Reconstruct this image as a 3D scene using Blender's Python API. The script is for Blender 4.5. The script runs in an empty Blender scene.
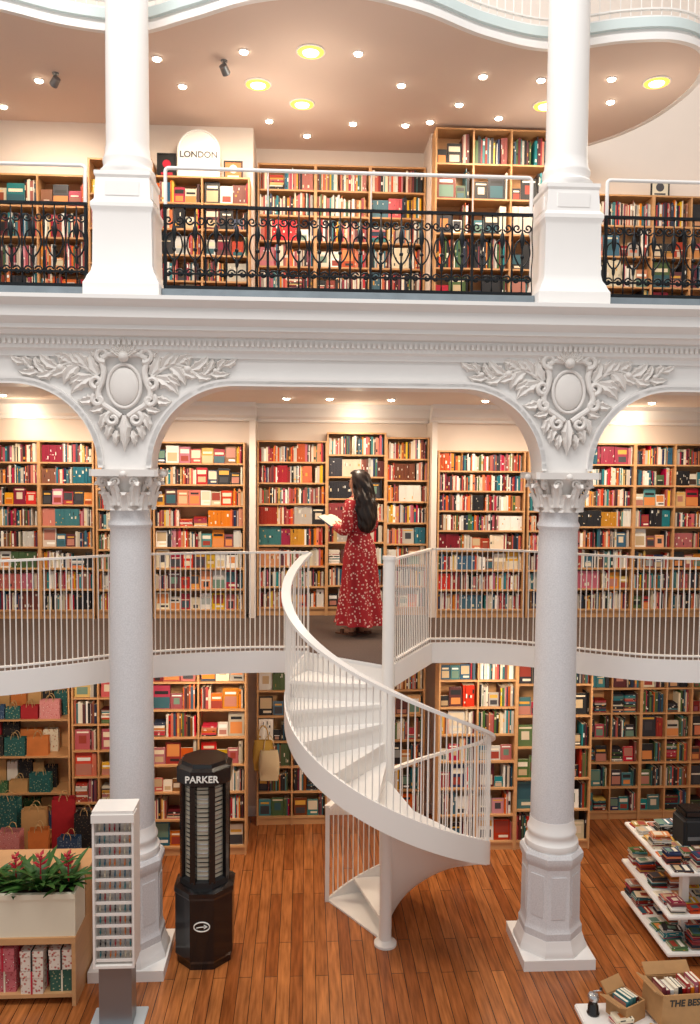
import bpy, bmesh, math, random, colorsys
from mathutils import Vector, Matrix
random.seed(11)
S=bpy.context.scene
COL=S.collection
pi=math.pi
rad=math.radians
def lin(h):
    r,g,b=[int(h[i:i+2],16)/255 for i in (0,2,4)]
    f=lambda c: c/12.92 if c<=.04045 else ((c+.055)/1.055)**2.4
    return (f(r),f(g),f(b),1)

# ---------------------------------------------------------------- materials
M={}
def mat(name,hexc,rough=.5,metal=0,nscale=0,namt=.12,bump=0,emit=0,coat=0,stretch=(1,1,1)):
    m=bpy.data.materials.new(name); m.use_nodes=True
    nt=m.node_tree; N=nt.nodes; L=nt.links; b=N['Principled BSDF']
    c=lin(hexc) if isinstance(hexc,str) else hexc
    b.inputs['Base Color'].default_value=c
    b.inputs['Roughness'].default_value=rough
    b.inputs['Metallic'].default_value=metal
    if coat: b.inputs['Coat Weight'].default_value=coat
    if emit:
        b.inputs['Emission Color'].default_value=c; b.inputs['Emission Strength'].default_value=emit
    if nscale:
        tc=N.new('ShaderNodeTexCoord'); mp=N.new('ShaderNodeMapping'); no=N.new('ShaderNodeTexNoise')
        mp.inputs['Scale'].default_value=stretch
        L.new(tc.outputs['Object'],mp.inputs[0]); L.new(mp.outputs[0],no.inputs['Vector'])
        no.inputs['Scale'].default_value=nscale; no.inputs['Detail'].default_value=5
        mx=N.new('ShaderNodeMix'); mx.data_type='RGBA'
        mx.inputs[6].default_value=tuple(max(0,v*(1-namt*2)) for v in c[:3])+(1,)
        mx.inputs[7].default_value=tuple(min(1,v*(1+namt)) for v in c[:3])+(1,)
        L.new(no.outputs['Fac'],mx.inputs[0]); L.new(mx.outputs[2],b.inputs['Base Color'])
        if bump:
            bp=N.new('ShaderNodeBump'); bp.inputs['Strength'].default_value=bump; bp.inputs['Distance'].default_value=.01
            L.new(no.outputs['Fac'],bp.inputs['Height']); L.new(bp.outputs[0],b.inputs['Normal'])
    M[name]=m; return m
def pattern(name,c1,c2,c3,scale=24):
    m=mat(name,c1,.65);nt=m.node_tree;N=nt.nodes;L=nt.links
    tc=N.new('ShaderNodeTexCoord');vo=N.new('ShaderNodeTexVoronoi');vo.inputs['Scale'].default_value=scale
    L.new(tc.outputs['Object'],vo.inputs['Vector']);cr=N.new('ShaderNodeValToRGB');cr.color_ramp.interpolation='CONSTANT'
    e=cr.color_ramp.elements;e[0].color=lin(c2);e[1].position=.2;e[1].color=lin(c3);k=e.new(.36);k.color=lin(c1)
    L.new(vo.outputs['Distance'],cr.inputs[0]);L.new(cr.outputs[0],N['Principled BSDF'].inputs['Base Color'])
mat('white_paint','F0EDEA',.45,nscale=3,namt=.02)
mat('plaster','EFE3D8',.8,nscale=2,namt=.03)
mat('relief_white','EDE8E3',.55,nscale=6,namt=.05)
mat('speckled','E1E0E2',.6,nscale=90,namt=.13,bump=.15)
mat('steel_white','EFEAE4',.35)
mat('ceiling_beige','E2CCBE',.8,nscale=1,namt=.03)
mat('oak','D2A06E',.5,nscale=4,namt=.12,stretch=(1,1,6))
mat('oak_dark','A96B3C',.5,nscale=4,namt=.14)
mat('carpet','5B4A42',.95,nscale=60,namt=.2,bump=.2)
mat('iron','23272B',.4,metal=.6,nscale=10,namt=.2)
mat('strip_grey','7E8A92',.5,nscale=8,namt=.15)
mat('aqua','CFDCDB',.5)
mat('black_gloss','0D0D0F',.25,coat=.3)
mat('black_matte','1A1A1C',.6)
mat('metal_grey','8F9296',.35,metal=.7)
mat('silver','C9CCD0',.25,metal=.9)
mat('cream','E8DFC8',.6)
mat('sign_white','F2F0EA',.6)
mat('case_pale','CFC8B4',.6)
mat('paper','E9DFC8',.8)
mat('lettering_white','F4F2EA',.5)
mat('lettering_black','141414',.5)
mat('lettering_grey','4A4A50',.5)
mat('lamp_glow','FFF0C0',.5,emit=7)
mat('lamp_ring','FFC050',.5,emit=1.6)
mat('spot_glow','FFF1D8',.5,emit=20)
mat('leaf_green','3E6B2C',.45,nscale=12,namt=.3)
mat('flower_red','C0203A',.45)
mat('soil','3A2A20',.9,nscale=30,namt=.3)
mat('skin','C98E72',.5)
mat('hair','241510',.4,nscale=40,namt=.4,stretch=(1,1,.1))
mat('eye','0E0A08',.2)
mat('lips','A84A45',.4)
mat('sandal','5A3524',.5)
mat('cardboard','B98B5A',.8,nscale=20,namt=.1)
mat('rope','B99A6A',.8)
mat('clear_plate','C5CED2',.1,coat=.5)

m=mat('dress_red','B3202A',.75); nt=m.node_tree;N=nt.nodes;L=nt.links;b=N['Principled BSDF']
tc=N.new('ShaderNodeTexCoord');vo=N.new('ShaderNodeTexVoronoi');vo.inputs['Scale'].default_value=33
L.new(tc.outputs['Object'],vo.inputs['Vector'])
cr=N.new('ShaderNodeValToRGB');cr.color_ramp.elements[0].position=.25;cr.color_ramp.elements[0].color=lin('EDC9BC')
cr.color_ramp.elements[1].position=.36;cr.color_ramp.elements[1].color=lin('A81622')
L.new(vo.outputs['Distance'],cr.inputs[0]);L.new(cr.outputs[0],b.inputs['Base Color'])

m=mat('plank_floor','9A4F22',.24); nt=m.node_tree;N=nt.nodes;L=nt.links;b=N['Principled BSDF']
tc=N.new('ShaderNodeTexCoord');mp=N.new('ShaderNodeMapping');mp.inputs['Rotation'].default_value=(0,0,rad(90))
br=N.new('ShaderNodeTexBrick');br.inputs['Scale'].default_value=1;br.inputs['Brick Width'].default_value=1.3;br.inputs['Row Height'].default_value=.105
br.inputs['Mortar Size'].default_value=.003;br.inputs['Bias'].default_value=0;br.offset=.37
br.inputs['Color1'].default_value=lin('C07A44');br.inputs['Color2'].default_value=lin('98562A');br.inputs['Mortar'].default_value=lin('452412')
L.new(tc.outputs['Object'],mp.inputs[0]);L.new(mp.outputs[0],br.inputs['Vector'])
mp2=N.new('ShaderNodeMapping');mp2.inputs['Scale'].default_value=(14,1.2,1);no=N.new('ShaderNodeTexNoise');no.inputs['Scale'].default_value=2.5;no.inputs['Detail'].default_value=6
L.new(tc.outputs['Object'],mp2.inputs[0]);L.new(mp2.outputs[0],no.inputs['Vector'])
cr=N.new('ShaderNodeValToRGB');cr.color_ramp.elements[0].position=.3;cr.color_ramp.elements[0].color=(.52,.48,.45,1);cr.color_ramp.elements[1].position=.7;cr.color_ramp.elements[1].color=(1.15,1.1,1.05,1)
mx=N.new('ShaderNodeMix');mx.data_type='RGBA';mx.blend_type='MULTIPLY';mx.inputs[0].default_value=1
L.new(no.outputs['Fac'],cr.inputs[0]);L.new(br.outputs['Color'],mx.inputs[6]);L.new(cr.outputs[0],mx.inputs[7]);L.new(mx.outputs[2],b.inputs['Base Color'])
bp=N.new('ShaderNodeBump');bp.inputs['Strength'].default_value=.25;bp.inputs['Distance'].default_value=.003
L.new(br.outputs['Fac'],bp.inputs['Height']);bp.invert=True;L.new(bp.outputs[0],b.inputs['Normal'])

m=mat('book_cover','FFFFFF',.5);nt=m.node_tree;oi=nt.nodes.new('ShaderNodeObjectInfo');nt.links.new(oi.outputs['Color'],nt.nodes['Principled BSDF'].inputs['Base Color'])
def accent(name,cols):
    m=mat(name,'FFFFFF',.5);nt=m.node_tree;oi=nt.nodes.new('ShaderNodeObjectInfo');cr=nt.nodes.new('ShaderNodeValToRGB');cr.color_ramp.interpolation='CONSTANT'
    els=cr.color_ramp.elements;els[0].color=lin(cols[0]);els[1].position=1/len(cols);els[1].color=lin(cols[1])
    for i,c in enumerate(cols[2:],2):
        e=els.new(i/len(cols));e.color=lin(c)
    nt.links.new(oi.outputs['Random'],cr.inputs[0]);nt.links.new(cr.outputs[0],nt.nodes['Principled BSDF'].inputs['Base Color'])
accent('book_accent',['F0E8D6','E9DCC0','1C1C20','D9A441','F5F5F0','E6D9BE'])
accent('book_picture',['9A3A2A','C9B08A','2E5A66','D98A4A','3A3A40','B87A6A','6A8A7A','DCCDB4'])
m=mat('book_mass','FFFFFF',.5);nt=m.node_tree;at=nt.nodes.new('ShaderNodeAttribute');at.attribute_name='Col';nt.links.new(at.outputs['Color'],nt.nodes['Principled BSDF'].inputs['Base Color'])

# ---------------------------------------------------------------- geometry helpers
def box(bm,x0,x1,y0,y1,z0,z1,mi=0,mtx=None):
    P=[(x0,y0,z0),(x1,y0,z0),(x1,y1,z0),(x0,y1,z0),(x0,y0,z1),(x1,y0,z1),(x1,y1,z1),(x0,y1,z1)]
    v=[bm.verts.new(mtx@Vector(p) if mtx else p) for p in P]
    for q in ((3,2,1,0),(4,5,6,7),(0,1,5,4),(1,2,6,5),(2,3,7,6),(3,0,4,7)):
        f=bm.faces.new([v[i] for i in q]);f.material_index=mi
def lathe(bm,prof,seg=24,cx=0,cy=0,mi=0,rot=0,sx=1,sy=1):
    rings=[]
    for r,z in prof:
        rings.append([bm.verts.new((cx+sx*r*math.cos(rot+2*pi*i/seg),cy+sy*r*math.sin(rot+2*pi*i/seg),z)) for i in range(seg)])
    for a,b in zip(rings,rings[1:]):
        for i in range(seg):
            f=bm.faces.new((a[i],a[(i+1)%seg],b[(i+1)%seg],b[i]));f.material_index=mi
    for rg,fl in ((rings[0],1),(rings[-1],0)):
        f=bm.faces.new(rg[::-1] if fl else rg);f.material_index=mi
def sweep(bm,pts,sec,mi=0,closed=False,up=None):
    pts=[Vector(p) for p in pts];n=len(pts);rings=[];pn=None
    for i,p in enumerate(pts):
        if closed: t=(pts[(i+1)%n]-pts[i-1])
        else: t=pts[min(i+1,n-1)]-pts[max(i-1,0)]
        if t.length<1e-9: t=Vector((0,0,1))
        t.normalize()
        if up is not None:
            s=t.cross(Vector(up))
            if s.length<1e-5: s=Vector((1,0,0))
            s.normalize()
            u=s.cross(t)
        else:
            if pn is None:
                pn=t.orthogonal().normalized()
            u=(pn-t*pn.dot(t))
            if u.length<1e-5: u=t.orthogonal()
            u.normalize(); pn=u; s=t.cross(u)
        rings.append([bm.verts.new(p+s*a+u*b) for a,b in sec(i)])
    k=len(rings[0]);R=list(zip(rings,rings[1:]))
    if closed: R.append((rings[-1],rings[0]))
    for a,b in R:
        for i in range(k):
            f=bm.faces.new((a[i],a[(i+1)%k],b[(i+1)%k],b[i]));f.material_index=mi
    if not closed:
        for rg in (rings[0][::-1],rings[-1]):
            f=bm.faces.new(rg);f.material_index=mi
def tube(bm,pts,r,seg=8,mi=0,closed=False):
    rr=r if isinstance(r,(list,tuple)) else [r]*len(pts)
    sweep(bm,pts,lambda i:[(rr[i]*math.cos(2*pi*k/seg),rr[i]*math.sin(2*pi*k/seg)) for k in range(seg)],mi,closed)
def ribbon(bm,pts,w,h,mi=0):
    sweep(bm,pts,lambda i:[(-w/2,-h/2),(w/2,-h/2),(w/2,h/2),(-w/2,h/2)],mi,False,(0,0,1))
def prism(bm,poly,z0,z1,ms=0,mt=0,mb=0):
    a=[bm.verts.new((x,y,z0)) for x,y in poly];b=[bm.verts.new((x,y,z1)) for x,y in poly];n=len(poly)
    for i in range(n):
        f=bm.faces.new((a[i],a[(i+1)%n],b[(i+1)%n],b[i]));f.material_index=ms
    f=bm.faces.new(b);f.material_index=mt
    f=bm.faces.new(a[::-1]);f.material_index=mb
def extrude_x(bm,prof,x0,x1,mi=0):
    a=[bm.verts.new((x0,y,z)) for y,z in prof];b=[bm.verts.new((x1,y,z)) for y,z in prof];n=len(prof)
    for i in range(n):
        f=bm.faces.new((a[i],a[(i+1)%n],b[(i+1)%n],b[i]));f.material_index=mi
    bm.faces.new(a[::-1]).material_index=mi;bm.faces.new(b).material_index=mi
def catmull(P,n=8):
    P=[Vector((*p,)) for p in P];out=[]
    Q=[P[0]*2-P[1]]+P+[P[-1]*2-P[-2]]
    for i in range(1,len(Q)-2):
        a,b,c,d=Q[i-1:i+3]
        for k in range(n):
            t=k/n
            out.append(.5*((2*b)+(c-a)*t+(2*a-5*b+4*c-d)*t*t+(3*b-a-3*c+d)*t**3))
    out.append(P[-1]);return out
def resample(P,sp):
    P=[Vector(p) for p in P];out=[P[0].copy()];acc=0
    tot=sum((b-a).length for a,b in zip(P,P[1:]));n=max(1,round(tot/sp));st=tot/n;need=st
    for a,b in zip(P,P[1:]):
        l=(b-a).length
        while acc+l>=need-1e-9 and len(out)<n:
            out.append(a.lerp(b,(need-acc)/l));need+=st
        acc+=l
    out.append(P[-1].copy());return out
def finish(bm,name,mats,parent=None,world=True,smooth=35,**props):
    bmesh.ops.recalc_face_normals(bm,faces=bm.faces[:])
    me=bpy.data.meshes.new(name);bm.to_mesh(me);bm.free()
    for m in (mats if isinstance(mats,(list,tuple)) else [mats]): me.materials.append(M[m])
    if smooth:
        me.polygons.foreach_set('use_smooth',[True]*len(me.polygons));me.set_sharp_from_angle(angle=rad(smooth))
    o=bpy.data.objects.new(name,me);COL.objects.link(o)
    if parent is not None:
        o.parent=parent
        if world: o.matrix_parent_inverse=Matrix.Translation(-parent.location)
    for k,v in props.items(): o[k]=v
    return o
def thing(name,loc,label,cat,group=None,rz=0):
    e=bpy.data.objects.new(name,None);e.empty_display_size=.1;e.location=loc;e.rotation_euler=(0,0,rz);COL.objects.link(e)
    e['label']=label;e['category']=cat
    if group: e['group']=group
    return e
def struct(bm,name,mats,label,smooth=35):
    return finish(bm,name,mats,None,True,smooth,kind='structure',label=label,category=name.split('_')[0])
def dup(e,loc,rz=None,label=None):
    n=e.copy();COL.objects.link(n);n.location=loc
    if rz is not None:n.rotation_euler=(0,0,rz)
    if label:n['label']=label
    def rec(src,dst):
        for c in [o for o in list(COL.objects) if o.parent==src]:
            k=c.copy();COL.objects.link(k);k.parent=dst;rec(c,k)
    rec(e,n);return n
def text_mesh(txt,name,size,matn,parent,loc,rot,extr=.002,label=None,align='CENTER'):
    cu=bpy.data.curves.new(name,'FONT');cu.body=txt;cu.size=size;cu.extrude=extr;cu.offset=size*.018;cu.align_x=align;cu.align_y='CENTER'
    t=bpy.data.objects.new(name+'_tmp',cu);COL.objects.link(t);bpy.context.view_layer.update()
    me=bpy.data.meshes.new_from_object(t.evaluated_get(bpy.context.evaluated_depsgraph_get()))
    bpy.data.objects.remove(t,do_unlink=True)
    me.materials.clear();me.materials.append(M[matn])
    o=bpy.data.objects.new(name,me);COL.objects.link(o);o.location=loc;o.rotation_euler=rot
    if parent:o.parent=parent
    if label:o['label']=label
    return o

ZM=2.48
ZU=5.52
ZC=7.86
XL,XR=-4.4,5.4
YB=9.62
# ---------------------------------------------------------------- room shell
bm=bmesh.new();box(bm,XL,XR,1.5,YB,-.12,0);struct(bm,'floor','plank_floor','glossy reddish brown wooden plank floor')
bm=bmesh.new();box(bm,XL,XR,YB,YB+.2,0,11);struct(bm,'wall_back','plaster','warm white plaster wall behind the bookcases')
bm=bmesh.new();box(bm,XL-.2,XL,5.5,YB,0,11);struct(bm,'wall_left','plaster','warm white side wall')
bm=bmesh.new();box(bm,XR,XR+.2,5.5,YB,0,11);struct(bm,'wall_right','plaster','warm white side wall')
bm=bmesh.new();extrude_x(bm,[(YB-.02,0),(YB,0),(YB,.12),(YB-.012,.12),(YB-.02,.1)],XL,XR);struct(bm,'baseboard_back','white_paint','white painted baseboard')

PX,PY,PR=.725,6.92,.885
A0,A1=141,484
tx,ty=PX+PR*math.cos(rad(A0)),PY+PR*math.sin(rad(A0))
left_path=catmull([(XL,6.40),(-3.6,6.56),(-3.0,6.68),(-2.5,6.78),(-2.05,6.99),(-1.62,7.23),(-1.1,7.39),(-.5,7.48),(tx,ty)],8)
right_path=catmull([(1.24,7.82),(1.7,7.8),(2.2,7.62),(2.65,7.32),(3.1,7.1),(3.6,7.03),(4.2,7.12),(XR,7.4)],8)
poly=[tuple(p) for p in left_path]+[(PX-.05,PY+.06),(PX+.05,PY+.07)]+[tuple(p) for p in right_path]+[(XR,YB),(XL,YB)]
bm=bmesh.new();prism(bm,poly,ZM-.17,ZM,0,1,0);struct(bm,'floor',['white_paint','carpet'],'mezzanine floor slab with grey brown carpet and wavy white edge')
for i,pp in enumerate((left_path,[Vector((PX+.05,PY+.05))]+[right_path[0]],right_path)):
    bm=bmesh.new()
    pts=[(p[0],p[1]-.012,ZM-.085) for p in pp];ribbon(bm,pts,.03,.20)
    struct(bm,'trim_1','white_paint','white curved fascia of the mezzanine edge')
bm=bmesh.new();box(bm,XL,XR,6.97,YB,4.92,5.0);struct(bm,'ceiling','plaster','white ceiling above the mezzanine')
bm=bmesh.new();box(bm,XL,XR,6.97,YB,5.0,ZU);struct(bm,'floor','carpet','upper storey floor slab')
for x0,x1 in ((XL,-.62),(1.48,XR)):
    bm=bmesh.new();box(bm,x0,x1,9.44,YB,ZM,4.92);struct(bm,'wall_bay','plaster','white plaster wall of the mezzanine bay')
for x0,x1 in ((-.63,-.56),(1.44,1.50)):
    bm=bmesh.new();box(bm,x0,x1,9.2,YB,ZM,4.72);struct(bm,'wall_pier','plaster','slim white pier between bookcase bays')
crown=[(9.62,4.72),(9.5,4.72),(9.49,4.75),(9.44,4.78),(9.42,4.83),(9.36,4.87),(9.36,4.92),(9.62,4.92)]
bm=bmesh.new();extrude_x(bm,crown,-.56,1.44);struct(bm,'trim_2','white_paint','white crown moulding under the ceiling')
for x0,x1 in ((XL,-.56),(1.44,XR)):
    bm=bmesh.new();extrude_x(bm,[(y-.19 if y<9.6 else 9.44,z) for y,z in crown],x0,x1);struct(bm,'trim_2','white_paint','white crown moulding under the ceiling')

up_path=catmull([(XL,6.5),(-3.2,6.62),(-2.5,6.88),(-2.0,7.1),(-1.45,7.17),(-.95,6.92),(-.4,6.62),(.3,6.5),(.9,6.68),(1.5,7.02),(2.12,7.2),(2.7,7.02),(3.15,6.98),(3.5,7.2),(3.68,7.75),(3.62,8.4),(3.42,8.9),(3.15,9.25),(2.9,YB)],8)
bm=bmesh.new();prism(bm,[tuple(p) for p in up_path]+[(XL,YB)],ZC,ZC+.2,1,1,0)
struct(bm,'ceiling',['ceiling_beige','white_paint'],'beige ceiling with a wavy cloud shaped edge')
bm=bmesh.new();ribbon(bm,[(p[0],p[1],ZC+.13) for p in up_path[:-20]],.07,.08,0);struct(bm,'trim_3','aqua','pale aqua band along the wavy upper edge')
bm=bmesh.new();ribbon(bm,[(p[0],p[1],ZC+.02) for p in up_path[:-6]],.05,.06,0);struct(bm,'trim_3','white_paint','white bead along the wavy upper edge')
bm=bmesh.new();box(bm,XL,-.58,9.05,YB,ZU,ZC);struct(bm,'wall_bay','plaster','projecting white wall bay on the upper storey')
bm=bmesh.new();box(bm,1.36,2.62,9.05,YB,ZU,ZC);struct(bm,'wall_bay','plaster','projecting white wall bay on the upper storey')

# arcade facade
CXS=[-1.44,2.15]; CY=6.78
allc=[-5.03,-1.44,2.15,5.74]
def zb(x):
    d=min(abs(x-c) for c in allc)
    if d<=.19: return 4.17
    if d>=.87: return 4.85
    t=(.87-d)/.68
    return 4.17+.68*math.sqrt(max(0,1-t*t))
xs=set([XL,XR])
for c in allc:
    for k in range(0,25):
        a=k/24*pi/2
        for s in (-1,1):
            x=c+s*(.87-.68*math.cos(a))
            if XL<x<XR: xs.add(round(x,5))
    for s in (-1,1):
        x=c+s*.1899
        if XL<x<XR: xs.add(x)
xs=sorted(xs)
FY=6.62
bm=bmesh.new();prev=None
for x in xs:
    z=zb(x);q=[bm.verts.new((x,FY,z)),bm.verts.new((x,FY,5.2)),bm.verts.new((x,6.97,5.2)),bm.verts.new((x,6.97,z))]
    if prev:
        for i in range(4): bm.faces.new((prev[i],q[i],q[(i+1)%4],prev[(i+1)%4]))
    prev=q
struct(bm,'wall_arcade','white_paint','white arcade wall with shallow basket arches')
for i in range(3):
    c0,c1=allc[i],allc[i+1];pts=[]
    for k in range(0,19):
        a=k/18*pi/2;pts.append((c0+.87-.68*math.cos(a),4.17+.68*math.sin(a)))
    for k in range(18,-1,-1):
        a=k/18*pi/2;pts.append((c1-.87+.68*math.cos(a),4.17+.68*math.sin(a)))
    pts=[p for p in pts if XL<p[0]<XR]
    bm=bmesh.new();sweep(bm,[(x,FY-.012,z+.03) for x,z in pts],lambda i:[(-.022,-.03),(.022,-.03),(.022,.03),(-.022,.03)],0,False,(0,1,0))
    sweep(bm,[(x,FY-.03,z+.012) for x,z in pts],lambda i:[(-.02,-.012),(.02,-.012),(.02,.012),(-.02,.012)],0,False,(0,1,0))
    struct(bm,'trim_4','white_paint','white moulding following the arch')
bm=bmesh.new()
extrude_x(bm,[(6.62,5.06),(6.60,5.06),(6.59,5.10),(6.56,5.12),(6.56,5.21),(6.52,5.22),(6.50,5.25),(6.46,5.26),(6.46,5.29),(6.42,5.32),(6.40,5.34),(6.40,5.42),(6.37,5.44),(6.34,5.47),(6.34,5.50),(6.46,5.52),(6.97,5.52),(6.97,5.2),(6.62,5.2)],XL,XR)
struct(bm,'trim_5','white_paint','deep white cornice above the arches')
bm=bmesh.new();x=XL+.02
while x<XR-.05:
    box(bm,x,x+.022,6.535,6.565,5.15,5.19);x+=.042
struct(bm,'trim_6','relief_white','row of small white dentils')
def baluster_mesh(r=.0052,seg=6):
    bm=bmesh.new();lathe(bm,[(r,0),(r,1)],seg)
    me=bpy.data.meshes.new('baluster');bm.to_mesh(me);bm.free();me.materials.append(M['steel_white']);return me
BAL=baluster_mesh()
def railing(path,z0,h,sp,label,railw=.045):
    e=thing('balcony_railing',(path[0][0],path[0][1],z0),label,'railing')
    bm=bmesh.new();ribbon(bm,[(p[0],p[1],z0+h-.009) for p in path],railw,.018);finish(bm,'handrail','steel_white',e)
    bm=bmesh.new();ribbon(bm,[(p[0],p[1],z0+.05) for p in path],.03,.014);finish(bm,'bottom_rail','steel_white',e)
    pts=resample([(p[0],p[1],0) for p in path],sp)[:100]
    for p in pts:
        o=bpy.data.objects.new('baluster',BAL);COL.objects.link(o);o.parent=e;o.location=Vector((p.x,p.y,z0))-e.location;o.scale=(1,1,h-.02)
    return e
railing([p for p in left_path if p.x>-3.4],ZM,.94,.045,'thin white metal railing along the curved mezzanine edge')
railing([Vector((PX+.07,PY+.07)),Vector((1.22,7.82))]+[p for p in right_path if p.x<4.4],ZM,.94,.05,'white metal mezzanine railing with side panel beside the stair')
railing([p for p in up_path if -3.3<p.x and p.y<7.4 ],ZC+.2,.9,.085,'white metal railing on the wavy top level')

# ---------------------------------------------------------------- spiral stair
st=thing('spiral_staircase',(PX,PY,0),'white steel spiral staircase curling up to the mezzanine','staircase')
NR=15;dA=(A1-A0)/NR;rise=ZM/NR
zs=lambda a: ZM-(a-A0)/(A1-A0)*ZM
def pol(r,a,z): return (r*math.cos(rad(a)),r*math.sin(rad(a)),z)
bm=bmesh.new();lathe(bm,[(.10,0),(.10,.02),(.07,.035),(.054,.05),(.054,ZM+.93),(.06,ZM+.93),(.06,ZM+.96)],24);finish(bm,'center_pole','steel_white',st,False)
for k in range(1,NR):
    a=A0+(k-1)*dA;b=a+dA+4;z=ZM-k*rise
    bm=bmesh.new();n=6
    ring=[pol(.05,a,0)]+[pol(PR-.015,a+(b-a)*i/n,0) for i in range(n+1)]+[pol(.05,b,0)]
    bot=[bm.verts.new((p[0],p[1],z-.03)) for p in ring];topv=[bm.verts.new((p[0],p[1],z)) for p in ring]
    m_=len(ring)
    for i in range(m_): bm.faces.new((bot[i],bot[(i+1)%m_],topv[(i+1)%m_],topv[i]))
    bm.faces.new(topv);bm.faces.new(bot[::-1])
    q=[bm.verts.new(p) for p in (pol(.05,a,z),pol(PR-.015,a,z),pol(PR-.015,a,z+rise-.03),pol(.05,a,z+rise-.03),pol(.05,a+.8,z),pol(PR-.015,a+.8,z),pol(PR-.015,a+.8,z+rise-.03),pol(.05,a+.8,z+rise-.03))]
    for f in ((0,1,2,3),(7,6,5,4),(0,4,5,1),(1,5,6,2),(2,6,7,3),(3,7,4,0)): bm.faces.new([q[i] for i in f])
    finish(bm,'tread','steel_white',st,False,smooth=20)
bm=bmesh.new();rows=[]
na=90
for i in range(na+1):
    a=A0+(A1-A0)*i/na
    row=[]
    for t in (0,.33,.66,1):   # soffit sinks towards the pole
        r=.05+(PR-.05)*t;dz=.165+.10*(1-t)**2
        row.append((r,max(.02,zs(a)-dz)))
    rows.append([bm.verts.new(pol(r,a,max(0,z-.018))) for r,z in row]+[bm.verts.new(pol(r,a,z)) for r,z in row[::-1]])
for p,q in zip(rows,rows[1:]):
    for i in range(8): bm.faces.new((p[i],q[i],q[(i+1)%8],p[(i+1)%8]))
bm.faces.new(rows[0]);bm.faces.new(rows[-1][::-1])
finish(bm,'soffit','steel_white',st,False,label='smooth curved underside panel')
bm=bmesh.new();rows=[]
for i in range(na+1):
    a=A0+(A1-A0)*i/na
    z1=zs(a)+.02;z0=max(.0,zs(a)-.185)
    rows.append([bm.verts.new(pol(PR-.012,a,z0)),bm.verts.new(pol(PR+.012,a,z0)),bm.verts.new(pol(PR+.012,a,z1)),bm.verts.new(pol(PR-.012,a,z1))])
for p,q in zip(rows,rows[1:]):
    for i in range(4): bm.faces.new((p[i],q[i],q[(i+1)%4],p[(i+1)%4]))
bm.faces.new(rows[0]);bm.faces.new(rows[-1][::-1])
finish(bm,'stringer','steel_white',st,False)
bm=bmesh.new();ribbon(bm,[pol(PR,A0+(A1-A0)*i/na,zs(A0+(A1-A0)*i/na)+.925) for i in range(na+1)],.08,.026);finish(bm,'handrail','steel_white',st,False)
for i in range(99):
    a=A0+1+(A1-A0-2)*i/98
    o=bpy.data.objects.new('baluster',BAL);COL.objects.link(o);o.parent=st;o.location=pol(PR,a,zs(a)+.01);o.scale=(1,1,.91)
bm=bmesh.new();x,y,_=pol(PR,A1,0);box(bm,x-.02,x+.02,y-.02,y+.02,0,.95);finish(bm,'newel_post','steel_white',st,False)

# ---------------------------------------------------------------- columns
def leaf_flat(bm,ox,oz,ang,L,W,y0=0,h=.035,mi=0,curl=0):
    n=9;rows=[]
    x,z=ox,oz;a=ang
    for i in range(n+1):
        t=i/n
        w=W*math.sin(pi*min(1,(t*.92+.08))**.8)*(1+.22*math.cos(t*6*pi))
        if i==n:w=.001
        dx,dz=math.cos(a),math.sin(a)
        px,pz=-dz,dx
        hh=h*math.sin(pi*(t*.8+.15))
        rows.append([bm.verts.new((x+px*w,y0,z+pz*w)),bm.verts.new((x+px*w*.5,y0-hh*.9,z+pz*w*.5)),bm.verts.new((x,y0-hh*.55,z)),bm.verts.new((x-px*w*.5,y0-hh*.9,z-pz*w*.5)),bm.verts.new((x-px*w,y0,z-pz*w))])
        x+=dx*L/n;z+=dz*L/n;a+=curl/n
    for p,q in zip(rows,rows[1:]):
        for i in range(4):
            f=bm.faces.new((p[i],p[i+1],q[i+1],q[i]));f.material_index=mi
def spiral_pts(cx,cz,r0,r1,a0,a1,y,n=22):
    return [(cx+(r0+(r1-r0)*i/n)*math.cos(a0+(a1-a0)*i/n),y,cz+(r0+(r1-r0)*i/n)*math.sin(a0+(a1-a0)*i/n)) for i in range(n+1)]
def acanthus(bm,phi,r0,z0,h,w,out):
    n=8;rows=[]
    for i in range(n+1):
        t=i/n
        r=r0+.02+out*(t**2.5)+(.01 if t<1 else 0)
        z=z0+h*(t if t<.88 else .88-(t-.88)*1.2)
        ww=w*(1-.25*t)*(1+.18*math.cos(t*7*pi))*(1 if t<.9 else .6)
        c,s=math.cos(phi),math.sin(phi);row=[]
        for k,u in enumerate((-1,-.5,0,.5,1)):
            rr=r+(-.012 if abs(u)==1 else (.012 if abs(u)==.5 else 0))
            row.append(bm.verts.new((rr*c-ww*u*s,rr*s+ww*u*c,z)))
        rows.append(row)
    for p,q in zip(rows,rows[1:]):
        for i in range(4): bm.faces.new((p[i],p[i+1],q[i+1],q[i]))
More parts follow.
